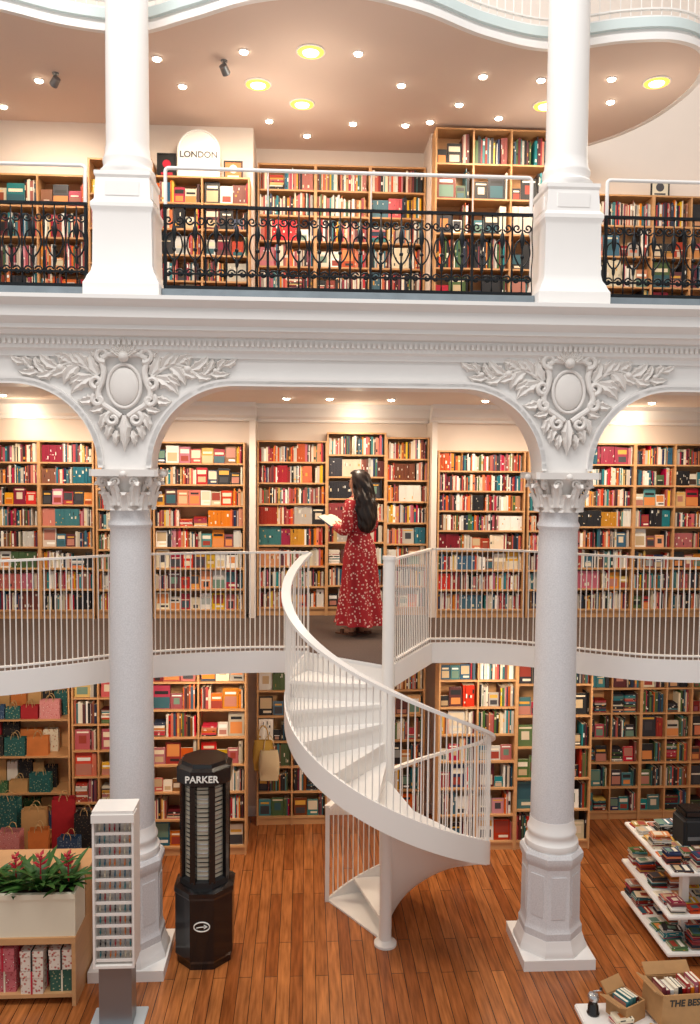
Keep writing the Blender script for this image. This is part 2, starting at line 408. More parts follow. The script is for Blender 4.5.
def lower_column(cx):
    e=thing('column',(cx,CY,0),'white column with leafy capital and faceted pedestal','column')
    bm=bmesh.new();R=1/math.cos(pi/8)
    box(bm,-.305,.305,-.305,.305,0,.09);lathe(bm,[(.29*R,.09),(.29*R,.12),(.275*R,.15),(.265*R,.18),(.252*R,.22)],8,rot=pi/8);finish(bm,'plinth','white_paint',e,False)
    bm=bmesh.new()
    lathe(bm,[(.25*R,.21),(.25*R,.28),(.24*R,.30),(.232*R,.33),(.228*R,.82),(.24*R,.85),(.25*R,.88),(.25*R,.92),(.232*R,.95)],8,rot=pi/8)
    for k in range(8):
        a=k*pi/4;mt=Matrix.Rotation(a,4,'Z')
        box(bm,.226,.235,-.06,.06,.40,.76,0,mt)
    finish(bm,'pedestal','speckled',e,False,smooth=20)
    bm=bmesh.new();lathe(bm,[(.215,.94),(.226,.96),(.229,.985),(.224,1.01),(.208,1.025),(.200,1.05),(.203,1.07),(.209,1.09),(.206,1.11),(.193,1.13),(.186,1.2)],40);finish(bm,'column_base','white_paint',e,False)
    bm=bmesh.new();lathe(bm,[(.184,1.19),(.182,1.5),(.178,2.2),(.173,2.9),(.164,3.55),(.162,3.68),(.172,3.70),(.179,3.72),(.172,3.74),(.162,3.76),(.162,3.84)],44);finish(bm,'shaft','speckled',e,False)
    cap=bmesh.new();lathe(cap,[(.16,3.83),(.16,3.95),(.18,4.06),(.23,4.12)],32)
    pl=[]
    for k in range(4):
        for i in range(7):
            t=i/6;a0_=pi/4+k*pi/2;p=Vector((.27*math.sqrt(2)*math.cos(a0_),.27*math.sqrt(2)*math.sin(a0_)));q=Vector((.27*math.sqrt(2)*math.cos(a0_+pi/2),.27*math.sqrt(2)*math.sin(a0_+pi/2)))
            m_=p.lerp(q,t*.9+.05);m_*=1-.13*math.sin(pi*t);pl.append((m_.x,m_.y))
    prism(cap,pl,4.115,4.17)
    co=finish(cap,'capital','relief_white',e,False)
    bm=bmesh.new()
    for k in range(8):
        acanthus(bm,k*pi/4,.165,3.84,.17,.055,.06);acanthus(bm,k*pi/4+pi/8,.17,3.88,.22,.05,.085)
    finish(bm,'acanthus_leaves','relief_white',co,False)
    bm=bmesh.new()
    for k in range(4):
        a=pi/4+k*pi/2;mt=Matrix.Rotation(a,4,'Z')
        P=[mt@Vector((.25+p[0],0,p[2])) for p in spiral_pts(0,4.075,.055,.01,pi*.9,-pi*2.2,0,20)]
        tube(bm,P,[.016]*21,6)
        P=[mt@Vector((.17+.02*i,0,3.98+.03*i)) for i in range(5)];tube(bm,P,.016,6)
        mt=Matrix.Rotation(k*pi/2,4,'Z')
        for s in (-1,1):
            P=[mt@Vector((.215,s*.07+s*p[0],p[2])) for p in spiral_pts(0,4.07,.038,.008,0,pi*2.6,0,14)];tube(bm,P,.01,6)
        bmesh.ops.create_icosphere(bm,subdivisions=2,radius=.03,matrix=Matrix.Translation(mt@Vector((.27,0,4.13))))
    finish(bm,'volutes','relief_white',co,False)
def upper_column(cx):
    e=thing('column',(cx,CY,ZU),'white upper column on a tall square pedestal','column')
    bm=bmesh.new();Q=math.sqrt(2)
    lathe(bm,[(.292*Q,0),(.292*Q,.10),(.275*Q,.13),(.265*Q,.16),(.242*Q,.2),(.232*Q,.25),(.226*Q,.65),(.231*Q,.67),(.243*Q,.70),(.243*Q,.73),(.218*Q,.76),(.208*Q,.93),(.218*Q,.95),(.218*Q,.98)],4,rot=pi/4)
    for k in range(4):
        mt=Matrix.Rotation(k*pi/2,4,'Z')
        box(bm,.205,.221,-.13,.13,.79,.90,0,mt)
    finish(bm,'pedestal','white_paint',e,False,smooth=20)
    bm=bmesh.new();lathe(bm,[(.208,.97),(.22,1.0),(.218,1.03),(.196,1.05),(.19,1.08),(.197,1.11),(.194,1.13),(.178,1.16),(.174,1.22)],40);finish(bm,'column_base','white_paint',e,False)
    bm=bmesh.new();lathe(bm,[(.170,1.2),(.167,2.2),(.162,4.2),(.16,5.2)],44);finish(bm,'shaft','white_paint',e,False)
for c in CXS: lower_column(c);upper_column(c)

def cartouche(cx):
    e=thing('cartouche_ornament',(cx,FY,4.84),'white plaster relief with oval shield, scrolls and acanthus sprays','ornament')
    bm=bmesh.new()
    n=14;seg=28;rings=[]
    for i in range(n):
        t=i/(n-1)*pi/2;rings.append([bm.verts.new((.115*math.cos(t)*math.cos(2*pi*k/seg),-.03-.035*math.sin(t),-.01+.15*math.cos(t)*math.sin(2*pi*k/seg))) for k in range(seg)] if i<n-1 else [bm.verts.new((0,-.065,-.01))])
    for a,b in zip(rings[:-1],rings[1:-1]):
        for k in range(seg): bm.faces.new((a[k],a[(k+1)%seg],b[(k+1)%seg],b[k]))
    for k in range(seg): bm.faces.new((rings[-2][k],rings[-2][(k+1)%seg],rings[-1][0]))
    finish(bm,'shield','relief_white',e,False)
    bm=bmesh.new()
    tube(bm,[(.13*math.cos(2*pi*k/36),-.035,-.01+.17*math.sin(2*pi*k/36)) for k in range(36)],.014,8,closed=True)
    for s in (-1,1):
        P=[(s*x,-.03,z) for x,z in [(.05,.235),(.12,.24),(.175,.19),(.16,.11),(.175,.02),(.205,-.06),(.17,-.15),(.10,-.20),(.03,-.25)]];tube(bm,[tuple(v) for v in catmull(P,4)],.024,8)
        for (x,z,r,a0,a1) in ((.165,.235,.06,-pi*.6,pi*1.9),(.215,.02,.05,-pi*.5,pi*1.6),(.20,-.12,.05,pi*.3,-pi*1.9),(.09,-.27,.055,pi*.4,-pi*1.9),(.06,.31,.05,-pi*.4,pi*1.8)):
            P=[(s*p[0],p[1],p[2]) for p in spiral_pts(x,z,r,.012,a0,a1,-.04)];tube(bm,P,[.022-.008*i/22 for i in range(23)],7)
    finish(bm,'scroll_frame','relief_white',e,False)
    bm=bmesh.new()
    for k in range(-4,5): leaf_flat(bm,0,.22,pi/2+k*.27,.215-.016*abs(k),.03,-.03,.05)
    bmesh.ops.create_icosphere(bm,subdivisions=2,radius=.045,matrix=Matrix.Translation((0,-.05,.22)))
    finish(bm,'shell_crest','relief_white',e,False)
    bm=bmesh.new()
    for s in (-1,1):
        rs=lambda a: a if s>0 else pi-a
        st_=[(s*x,-.02,z) for x,z in [(.2,.05),(.3,.13),(.42,.17),(.52,.13),(.6,.08),(.7,.1),(.78,.17),(.84,.2)]]
        tube(bm,[tuple(v) for v in catmull(st_,4)],.014,6)
        for (x,z,a,L,W,cu) in ((.2,.08,.9,.2,.055,.8),(.24,.06,-.2,.24,.06,-1.0),(.3,.14,1.2,.17,.05,-.9),(.36,.15,-.5,.2,.055,-.9),(.42,.17,.9,.16,.048,-1.1),(.46,.14,-.9,.15,.045,.9),(.52,.13,.3,.2,.05,.9),(.56,.1,-.6,.15,.042,.9),(.62,.08,1.1,.14,.04,-1),(.68,.1,-.3,.16,.04,.8),(.74,.14,1.3,.11,.034,-1.2),(.78,.17,.1,.13,.034,.9),(.24,-.1,-.6,.14,.045,1.0),(.22,.2,1.5,.12,.035,-1.3),(.34,.17,.3,.14,.04,1.4),(.5,.16,1.6,.1,.035,1.2),(.3,.04,.3,.16,.045,-1.4),(.64,.13,.5,.12,.035,1.3)):
            leaf_flat(bm,s*x,z,rs(a),L,W,-.006,.05,0,cu*s)
        for (x,z,a,L,W,cu) in ((.13,-.22,-.9,.16,.045,-.6),(.10,-.29,-1.1,.16,.04,-.5),(.06,-.36,-1.3,.13,.035,-.4),(.16,-.16,-.7,.14,.04,.9)):
            leaf_flat(bm,s*x,z,rs(a),L,W,-.01,.05,0,cu*s)
        bmesh.ops.create_icosphere(bm,subdivisions=2,radius=.03,matrix=Matrix.Translation((s*.5,-.03,.13)))
        bmesh.ops.create_icosphere(bm,subdivisions=2,radius=.022,matrix=Matrix.Translation((s*.72,-.03,.12)))
    leaf_flat(bm,0,-.24,-pi/2,.29,.05,-.02,.06)
    finish(bm,'acanthus_foliage','relief_white',e,False)
for c in CXS: cartouche(c)

# ---------------------------------------------------------------- upper iron balustrade
RY=6.68
def iron_unit():
    bm=bmesh.new()
    lathe(bm,[(.006,0),(.006,.18),(.014,.2),(.016,.23),(.007,.26),(.007,.38),(.018,.42),(.024,.46),(.018,.50),(.007,.53),(.006,.66)],8)
    for s in (-1,1):
        P=[(s*x,0,z) for x,z in [(.012,.24),(.045,.28),(.07,.35),(.055,.43),(.025,.46)]];tube(bm,[tuple(v) for v in catmull(P,5)],.0075,6)
        tube(bm,[(s*p[0],0,p[2]) for p in spiral_pts(.048,.56,.038,.008,-pi*.9,pi*1.6,0,20)],.0075,6)
        tube(bm,[(s*p[0],0,p[2]) for p in spiral_pts(.048,.13,.038,.008,pi*.9,-pi*1.6,0,20)],.0075,6)
        P=[(s*.092,0,.03),(s*.085,0,.2),(s*.095,0,.35),(s*.085,0,.5),(s*.092,0,.66)];tube(bm,[tuple(v) for v in catmull(P,4)],.0055,6)
    bmesh.ops.create_icosphere(bm,subdivisions=1,radius=.02,matrix=Matrix.Translation((0,-.01,.32)))
    bmesh.ops.recalc_face_normals(bm,faces=bm.faces[:])
    me=bpy.data.meshes.new('scroll_baluster');bm.to_mesh(me);bm.free();me.materials.append(M['iron'])
    me.polygons.foreach_set('use_smooth',[True]*len(me.polygons));return me
IU=iron_unit()
def iron_rail(x0,x1):
    e=thing('iron_balustrade',(x0,RY,ZU),'dark wrought iron scrollwork balustrade beneath a white tubular handrail','railing')
    bm=bmesh.new();r=.03;z1=6.57-ZU
    pts=[(.015,0,.74)]+[(.015,0,z1-r)]+[(.015+r-r*math.cos(a),0,z1-r+r*math.sin(a)) for a in [pi/2*k/5 for k in range(1,6)]]+[(x1-x0-.015-r+r*math.sin(a),0,z1-r+r*math.cos(a)) for a in [pi/2*k/5 for k in range(0,6)]]+[(x1-x0-.015,0,.74)]
    tube(bm,pts,.015,10);hr=finish(bm,'handrail','white_paint',e,False)
    bm=bmesh.new();box(bm,0,x1-x0,-.015,.015,.74,.762);finish(bm,'top_rail','iron',e,False)
    bm=bmesh.new();box(bm,0,x1-x0,-.018,.018,.10,.125);box(bm,0,x1-x0,-.012,.012,.215,.228);finish(bm,'bottom_rail','iron',e,False)
    n=round((x1-x0)/.17);w=(x1-x0)/n
    for i in range(n):
        o=bpy.data.objects.new('scroll_baluster',IU);COL.objects.link(o);o.parent=e;o.location=(w*(i+.5),0,.1);o.scale=(.93,1,.97)
    for i in range(0,n+1,5):
        xx=min(max(w*i,.015),x1-x0-.015)
        bm=bmesh.new();box(bm,xx-.01,xx+.01,-.01,.01,0,.76);finish(bm,'post','iron',e,False)
        if 0<i<n:
            bm=bmesh.new();tube(bm,[(xx,0,.76),(xx,0,z1-.01)],.005,8);finish(bm,'rail_support','white_paint',e,False)
iron_rail(-4.3,-1.74);iron_rail(-1.14,1.85);iron_rail(2.45,5.3)
for x0,x1 in ((XL,-1.735),(-1.145,1.855),(2.445,XR)):
    bm=bmesh.new();box(bm,x0,x1,6.6,6.78,ZU,ZU+.085);struct(bm,'trim_7','strip_grey','grey stone curb under the balustrade')

# ---------------------------------------------------------------- book specifications
PAL=[('A8202A','red'),('8C1D22','dark red'),('C8402A','vermilion'),('D9772E','orange'),('E6D9BE','cream'),('EDEAE2','white'),('1B1B20','black'),('2A2A33','charcoal'),('23607A','blue'),('2B7C84','teal'),('1D2F52','navy'),('D8A83A','mustard'),('7A4A2C','brown'),('C46A78','pink'),('4C6B3A','green'),('B9B4AC','grey'),('D8CDBB','beige'),('5A1A22','burgundy')]
W_MIX=[11,7,9,9,11,14,11,5,6,7,4,5,5,3,3,5,8,4]
W_DARK=[8,6,4,3,4,4,24,12,5,11,4,2,5,0,15,3,4,5]
W_WARM=[13,8,11,11,11,11,8,4,3,4,2,7,6,4,2,3,9,5]
def jit(c):
    r,g,b,_=lin(c);h,s,v=colorsys.rgb_to_hsv(r,g,b)
    h=(h+random.uniform(-.02,.02))%1;s=min(1,s*random.uniform(.75,1.15));v=min(1,v*random.uniform(.7,1.2))
    return (*colorsys.hsv_to_rgb(h,s,v),1)
BOOKS=[]
def addbook(kind,x,y,z,t,d,h,col,reg,lean=0):
    if kind=='v': Mx=Matrix.Translation((x+t/2,y,z))@Matrix.Rotation(lean,4,'Y')@Matrix.Diagonal((t,d,h,1)); area=t*h
    elif kind=='f': Mx=Matrix.Translation((x+d,y+t/2+.004,z))@Matrix.Rotation(-.06,4,'X')@Matrix.Rotation(pi/2,4,'Z')@Matrix.Diagonal((t,d,h,1)); area=d*h
    elif kind=='h': Mx=Matrix.Translation((x,y,z+t/2))@Matrix.Rotation(pi/2,4,'Y')@Matrix.Diagonal((t,d,h,1)); area=t*h
    elif kind=='flat': Mx=Matrix.Translation((x,y,z+t/2))@Matrix.Rotation(lean,4,'Z')@Matrix.Rotation(pi/2,4,'Y')@Matrix.Diagonal((t,d,h,1)); area=d*h*.5
    BOOKS.append(dict(M=Mx,c=col,k=jit(col[0]),reg=reg,pri=area/(y*y),kind=kind))
def pick(w): return random.choices(PAL,w)[0]
def fill_row(x0,x1,y,z,hm,mode,w,reg,dmax=.2):
    x=x0+.006
    while x<x1-.014:
        r=random.random()
        m=mode
        if mode=='mixed': m='v' if r<.55 else ('f' if r<.95 else 'h')
        elif mode=='spines': m='v' if r<.93 else ('h' if r<.95 else 'f')
        elif mode=='faces': m='f' if r<.86 else 'v'
        elif mode=='piles': m='h' if r<.5 else ('v' if r<.65 else 'f')
        if x1-x<.15: m='v'
        if m=='v':
            n=random.randint(6,16);h0=hm*random.uniform(.74,.95)
            same=random.random()<.22;c0=pick(w);k0=None
            for i in range(n):
                t=random.choice((random.uniform(.007,.016),random.uniform(.012,.03)))
                if x+t>x1-.004: x=x1;break
                h=min(hm*.97,h0*random.uniform(.84,1.07)) if not same else h0
                addbook('v',x,y+random.uniform(0,.014),z,t,min(dmax,h*.68),h,c0 if same else pick(w),reg)
                if same:
                    if k0 is None:k0=BOOKS[-1]['k']
                    BOOKS[-1]['k']=k0
                x+=t+.0006
            if random.random()<.12: x+=random.uniform(.01,.04)
        elif m=='f':
            for i in range(random.randint(1,4)):
                ww=random.uniform(.09,max(.145,min(.21,hm*.66)));h=min(hm*.95,ww*random.uniform(1.25,1.55))
                if x+ww>x1-.004: break
                addbook('f',x,y+.01,z,random.uniform(.012,.028),ww,h,pick(w),reg)
                x+=ww+.006
        else:
            ww=random.uniform(.13,.18)
            if x+ww>x1-.004: continue
            zz=z;c=pick(w)
            lim=z+hm*random.uniform(.35,.85)
            while True:
                t=random.uniform(.008,.02)
                if zz+t>lim: break
                if random.random()<.7:c=pick(w)
                addbook('h',x+random.uniform(0,.012),y+.01,zz,t,.14,ww-.014,c,reg);zz+=t+.0008
            x+=ww+.006
def bookcase(x0,x1,yf,z0,z1,rows,mode,w,reg,label,dep=.26,cols=1,fillfrom=0,fillto=99,material='oak',fill=True):
    e=thing('bookcase',((x0+x1)/2,yf+dep/2,z0),label,'bookcase')
    t=.018
    colw=(x1-x0)/cols
    for i in range(cols+1):
        xx=x0+colw*i
        a=xx if i==0 else (xx-t if i==cols else xx-t/2)
        bm=bmesh.new();box(bm,a,a+t,yf,yf+dep,z0,z1);finish(bm,'side_panel' if i in(0,cols) else 'divider',material,e,smooth=0)
    bm=bmesh.new();box(bm,x0+t,x1-t,yf+dep-.012,yf+dep-.002,z0,z1-.005);finish(bm,'back_panel',material,e,smooth=0)
    zz0=z0+.08;sp=(z1-zz0-t)/rows
    bm=bmesh.new();box(bm,x0+t,x1-t,yf+.02,yf+.035,z0,zz0);finish(bm,'kickboard',material,e,smooth=0)
    for r in range(rows+1):
        z=zz0+sp*r
        bm=bmesh.new();box(bm,x0+t,x1-t,yf+.004,yf+dep-.012,z,z+t);finish(bm,'shelf',material,e,smooth=0)
        if fill and r<rows and fillfrom<=r<fillto:
            for i in range(cols):
                md=mode[r%len(mode)] if isinstance(mode,list) else mode
                fill_row(x0+colw*i+t,x0+colw*(i+1)-t,yf+.03,z+t,sp-t,md,w,reg,dep-.05)
    return [zz0+sp*r+t for r in range(rows)],sp-t
REG_M='on the oak mezzanine shelves';REG_U='on the upper storey shelves';REG_G='on the ground floor shelves'
Lm='light oak bookcase packed with books on the mezzanine'
bookcase(-3.55,-2.95,9.18,ZM,4.47,8,['spines','spines','mixed'],W_MIX,REG_M,Lm)
bookcase(-2.95,-2.35,9.18,ZM,4.47,8,['spines','mixed'],W_MIX,REG_M,Lm)
bookcase(-2.33,-1.72,9.18,ZM,4.40,8,'spines',W_MIX,REG_M,Lm)
bookcase(-1.70,-.68,9.18,ZM,4.47,8,['mixed','mixed','faces'],W_WARM,REG_M,'light oak bookcase mixing cover-out books and spines on the mezzanine')
bookcase(-.55,.25,9.34,ZM,4.50,8,['spines'],W_WARM,REG_M,Lm)
bookcase(.25,.93,9.34,ZM,4.60,8,['spines','spines','mixed'],W_MIX,REG_M,Lm)
bookcase(.93,1.43,9.34,ZM,4.55,8,['mixed','spines'],W_WARM,REG_M,Lm)
bookcase(1.51,2.52,9.18,ZM,4.40,8,['spines'],W_MIX,REG_M,Lm)
bookcase(2.55,3.1,9.18,ZM,4.40,8,['spines'],W_MIX,REG_M,Lm)
bookcase(3.12,3.80,9.18,ZM,4.50,8,['spines','mixed'],W_MIX,REG_M,Lm)
bookcase(3.80,4.75,9.18,ZM,4.50,8,['mixed','spines','faces'],W_MIX,REG_M,Lm,cols=2)
Lu='oak bookcase filled with books on the upper storey'
bookcase(-3.3,-2.3,8.78,ZU,7.22,5,['mixed'],W_WARM,REG_U,Lu,fillfrom=1,cols=2)
bookcase(-2.28,-1.62,8.78,ZU,7.4,5,['mixed'],W_WARM,REG_U,Lu,fillfrom=1)
bookcase(-1.60,-.60,8.78,ZU,7.24,6,['mixed','faces'],W_WARM,REG_U,Lu,fillfrom=1,cols=2)
bookcase(-.55,.10,9.34,ZU,7.60,7,['mixed'],W_WARM,REG_U,Lu,fillfrom=1)
bookcase(.10,.72,9.34,ZU,7.60,7,['spines','mixed'],W_WARM,REG_U,Lu,fillfrom=1)
bookcase(.72,1.35,9.34,ZU,7.60,7,['spines'],W_MIX,REG_U,Lu,fillfrom=1)
bookcase(1.37,2.60,8.78,ZU,7.82,6,['faces','faces','mixed'],W_DARK,REG_U,'tall oak bookcase with large dark art books on the upper storey',fillfrom=1,cols=3)
bookcase(2.7,3.22,9.34,ZU,7.7,6,['faces'],W_MIX,REG_U,Lu,fillfrom=1)
bookcase(3.25,4.0,9.34,ZU,7.36,5,['mixed','faces'],W_MIX,REG_U,Lu,fillfrom=1)
bookcase(4.0,4.9,9.34,ZU,7.36,5,['mixed','faces'],W_DARK,REG_U,Lu,fillfrom=1,cols=2)
Lg='oak bookcase with books and stationery on the ground floor'
g1,gh1=bookcase(-3.6,-2.62,9.1,0,2.2,5,'faces',W_WARM,REG_G,'oak display shelving holding patterned gift bags',dep=.34,fill=False)
bookcase(-2.60,-1.72,9.1,0,2.2,7,['faces','piles','mixed'],W_WARM,REG_G,Lg,cols=3)
g3,gh3=bookcase(-1.64,-.62,8.62,0,2.2,7,['faces','piles','faces'],W_WARM,REG_G,'oak shelving with small gifts and cards on the ground floor',cols=2,dep=.3)
bookcase(-.55,.27,9.34,0,2.2,7,['faces','mixed'],W_DARK,REG_G,Lg,cols=2)
bookcase(.95,1.42,9.34,0,2.2,7,['mixed'],W_MIX,REG_G,Lg)
bookcase(1.46,2.32,8.62,0,2.2,7,['faces','mixed','faces'],W_MIX,REG_G,Lg,cols=2)
bookcase(2.32,3.16,8.62,0,2.2,6,['faces','mixed'],W_DARK,REG_G,Lg,cols=2)
bookcase(3.30,4.02,9.34,0,2.2,7,['piles','faces'],W_DARK,REG_G,'oak shelving with green and black notebooks on the ground floor',cols=2)
bookcase(4.02,4.95,9.34,0,2.2,7,['piles','faces'],W_DARK,REG_G,'oak shelving with green and black notebooks on the ground floor',cols=3)

# ---------------------------------------------------------------- display gondola
GX0,GX1,GY0,GY1=3.07,4.3,6.45,7.45
e=thing('display_table',((GX0+GX1)/2,(GY0+GY1)/2,0),'white tiered display table stacked with magazines','table')
for z in (.12,.44,.80):
    bm=bmesh.new();ex=.02 if z<.8 else 0;box(bm,GX0-ex,GX1,GY0-ex,GY1,z,z+.03);bmesh.ops.bevel(bm,geom=bm.edges[:],offset=.006,segments=2,affect='EDGES');finish(bm,'table_top' if z==.8 else 'shelf','steel_white',e)
for x,y in ((GX0+.22,GY0+.22),(GX0+.22,GY1-.22),(GX1-.2,GY0+.22),(GX1-.2,GY1-.22)):
    bm=bmesh.new();box(bm,x-.03,x+.03,y-.03,y+.03,0,.8);finish(bm,'leg','steel_white',e)
bm=bmesh.new();box(bm,GX0+.25,GX1-.2,GY0+.48,GY0+.51,.15,.8);finish(bm,'center_panel','steel_white',e)
REG_T='on the white display table'
for z in (.15,.47,.83):
    y=GY0+.01
    while y<GY1-.15:
        x=GX0+.01+random.uniform(0,.03)
        while x<GX0+.75:
            if z>.8 and x>GX0+.24 and .3<y-GY0<.75: x+=.22;continue
            n=random.choice((1,2,3,6,12,16));zz=z;big=random.uniform(.10,.17);dd=random.uniform(.08,.12);c=pick(W_MIX)
            for k in range(n):
                t=random.uniform(.004,.012)
                if random.random()<.5:c=pick(W_DARK if random.random()<.4 else W_MIX)
                addbook('flat',x+random.uniform(0,.012),y+random.uniform(0,.012),zz,t,dd,big,c,REG_T,random.uniform(-.16,.16));zz+=t+.0006
            BOOKS[-1]['pri']*=3
            x+=big+random.uniform(.01,.04)
        y+=.14

# ---------------------------------------------------------------- gift bags
def gift_bag(loc,w,d,h,matn,label,rz=0):
    e=thing('gift_bag',loc,label,'gift bag','gift bags on the display shelving',rz)
    bm=bmesh.new()
    P=[(-w/2,-d/2,0),(w/2,-d/2,0),(w/2,d/2,0),(-w/2,d/2,0)];T=[(-w/2*.98,-d/2*.8,h),(w/2*.98,-d/2*.8,h),(w/2*.9,0,h),(w/2*.98,d/2*.8,h),(-w/2*.98,d/2*.8,h),(-w/2*.9,0,h)]
    b0=[bm.verts.new(p) for p in (P[0],P[1],(w/2*.96,0,0),P[2],P[3],(-w/2*.96,0,0))];t0=[bm.verts.new(p) for p in T]
    for i in range(6): bm.faces.new((b0[i],b0[(i+1)%6],t0[(i+1)%6],t0[i]))
    bm.faces.new(b0[::-1]);finish(bm,'bag_body',matn,e,False,smooth=0)
    for s in (-1,1):
        bm=bmesh.new();tube(bm,[(w*.18*math.cos(a),s*d*.4,h-.02+.08*math.sin(a)) for a in [pi*k/10 for k in range(11)]],.004,6);finish(bm,'handle','rope',e,False)
mats_b=['bag_teal','bag_cream','bag_red','bag_black','bag_kraft','bag_kraft','bag_pink','bag_blue','bag_orange','bag_green','bag_white']
pattern('bag_teal','1F5A5A','C9B47A','2C7A78',42);pattern('bag_cream','E8DFC8','C87A5A','D8CDB0',34);mat('bag_red','A81E28',.6,nscale=14,namt=.15)
pattern('bag_black','1E1E22','8A7550','2A2A30',50);mat('bag_kraft','C79C66',.8,nscale=10,namt=.12);pattern('bag_pink','D08A8A','E8CFC4','C06A70',40)
pattern('bag_blue','2A4A70','A8B8C0','3A6080',46);mat('bag_orange','CF7A3C',.6,nscale=10,namt=.15);pattern('bag_green','3A6A44','A8B88A','4A7A50',50);mat('bag_white','EAE4DA',.6,nscale=8,namt=.06)
def placebags(zl,x0,x1,y,hlo,hhi):
    x=x0
    while True:
        w=random.uniform(.12,.26)
        if x+w>x1: break
        c=random.choice(mats_b);h=random.uniform(hlo,hhi)
        gift_bag((x+w/2,y,zl),w*.95,.08,h,c,'%s paper gift bag with rope handles'%c[4:],random.uniform(-.08,.08))
        x+=w+.004
for r in range(5):
    if g1[r]>1.85: continue
    placebags(g1[r],-3.57,-2.64,9.31,.24,.34)
    placebags(g1[r],-3.55,-2.70,9.17,.10,.22)
for i,(x,y,w,h,c) in enumerate(((-3.2,8.75,.3,.62,'bag_teal'),(-2.88,8.7,.26,.52,'bag_kraft'),(-2.6,8.78,.24,.6,'bag_red'),(-2.35,8.72,.22,.46,'bag_black'),(-2.1,8.8,.22,.56,'bag_cream'),(-3.05,8.45,.24,.4,'bag_pink'),(-2.45,8.45,.22,.32,'bag_blue'),(-2.75,8.42,.2,.42,'bag_orange'),(-1.9,8.5,.2,.3,'bag_green'))):
    gift_bag((x,y,0),w,.13,h,c,'large %s paper gift bag standing on the floor'%c[4:],random.uniform(-.2,.2))
# ---------------------------------------------------------------- counter with planter
KX0,KX1,KY0,KY1=-3.4,-1.76,6.2,6.95
e=thing('wooden_counter',((KX0+KX1)/2,(KY0+KY1)/2,0),'light wood counter with open lower shelf beside the column','counter')
bm=bmesh.new();box(bm,KX0,KX1,KY0+.32,KY1,.55,.9);finish(bm,'body','oak',e,smooth=0)
bm=bmesh.new();box(bm,KX1-.03,KX1,KY0,KY1,0,.50);finish(bm,'side_panel','oak',e,smooth=0)
bm=bmesh.new();box(bm,KX0,KX1,KY0,KY1,.5,.55);finish(bm,'counter_top','oak',e,smooth=0)
bm=bmesh.new();box(bm,KX0,KX1-.03,KY0+.02,KY1,.06,.09);finish(bm,'shelf','oak',e,smooth=0)
bm=bmesh.new();box(bm,KX0,KX1-.03,KY1-.03,KY1-.01,.09,.5);finish(bm,'back_panel','oak_dark',e,smooth=0)
e=thing('planter_trough',(-2.6,6.36,.55),'long cream planter trough on the wooden counter','planter')
bm=bmesh.new();x0,x1=-.78,.835
box(bm,x0,x1,-.14,-.115,0,.34);box(bm,x0,x1,.115,.14,0,.34);box(bm,x0,x0+.025,-.115,.115,0,.34);box(bm,x1-.025,x1,-.115,.115,0,.34);box(bm,x0+.025,x1-.025,-.115,.115,0,.02);box(bm,x0-.0,x1,-.15,-.14,.30,.34)
finish(bm,'trough','cream',e,False,smooth=0)
bm=bmesh.new();box(bm,x0+.025,x1-.025,-.115,.115,.02,.30);finish(bm,'soil','soil',e,False,smooth=0)
def brom(loc,s):
    e=thing('bromeliad_plant',loc,'leafy green bromeliad with red flower spike in the planter','potted plant','bromeliads in the planter trough')
    bm=bmesh.new();ph=random.uniform(0,6)
    for k in range(30):
        a=k*2.4+ph;L=s*random.uniform(.18,.4);el=random.uniform(.5,1.45);rows=[]
        for i in range(8):
            t=i/7;r=L*t*math.cos(el*(1-.4*t));z=L*math.sin(el)*t-.35*L*t*t*1.1
            w=.023*s*math.sin(pi*(t*.9+.1))**.6+.001
            c,sn=math.cos(a),math.sin(a)
            rows.append([bm.verts.new((r*c-w*sn,r*sn+w*c,z+.006)),bm.verts.new((r*c,r*sn,z)),bm.verts.new((r*c+w*sn,r*sn-w*c,z+.006))])
        for p,q in zip(rows,rows[1:]):
            bm.faces.new((p[0],p[1],q[1],q[0]));bm.faces.new((p[1],p[2],q[2],q[1]))
    finish(bm,'leaves','leaf_green',e,False)
    bm=bmesh.new();tube(bm,[(0,0,0),(0,0,.24*s)],.006,6)
    for k in range(14):
        leafz=.16*s+.010*k;a=k*2.4;l=.075*s*(1-.045*k)
        v=[bm.verts.new(p) for p in ((0,0,leafz),(l*.5*math.cos(a)-.018*math.sin(a),l*.5*math.sin(a)+.018*math.cos(a),leafz+.012),(l*math.cos(a),l*math.sin(a),leafz+.035),(l*.5*math.cos(a)+.018*math.sin(a),l*.5*math.sin(a)-.018*math.cos(a),leafz+.012))]
        bm.faces.new(v)
    finish(bm,'flower','flower_red',e,False)
for i in range(8): brom((-3.26+.20*i,6.36+random.uniform(-.03,.03),.85),random.uniform(.8,1.15))
def gift_box(loc,w,d,h,matn,rib,label,rz=0,group='gift boxes on the counter shelf'):
    e=thing('gift_box',loc,label,'gift box',group,rz)
    bm=bmesh.new();box(bm,-w/2,w/2,-d/2,d/2,0,h*.72);finish(bm,'box_body',matn,e,False,smooth=0)
    bm=bmesh.new();box(bm,-w/2-.004,w/2+.004,-d/2-.004,d/2+.004,h*.72,h);finish(bm,'lid',matn,e,False,smooth=0)
    bm=bmesh.new();box(bm,-.006,.006,-d/2-.007,d/2+.007,0,h+.003);box(bm,-w/2-.007,w/2+.007,-.006,.006,0,h+.003);finish(bm,'ribbon',rib,e,False,smooth=0)
pattern('box_red','A81E28','F0D8C0','B8303A',36);pattern('box_green','2F5A4C','C8B890','3A6A58',40);pattern('box_pink','C46A70','F2E6DA','A83040',38);pattern('box_white','E4D8CA','B4252C','C8A090',36)
x=-3.3
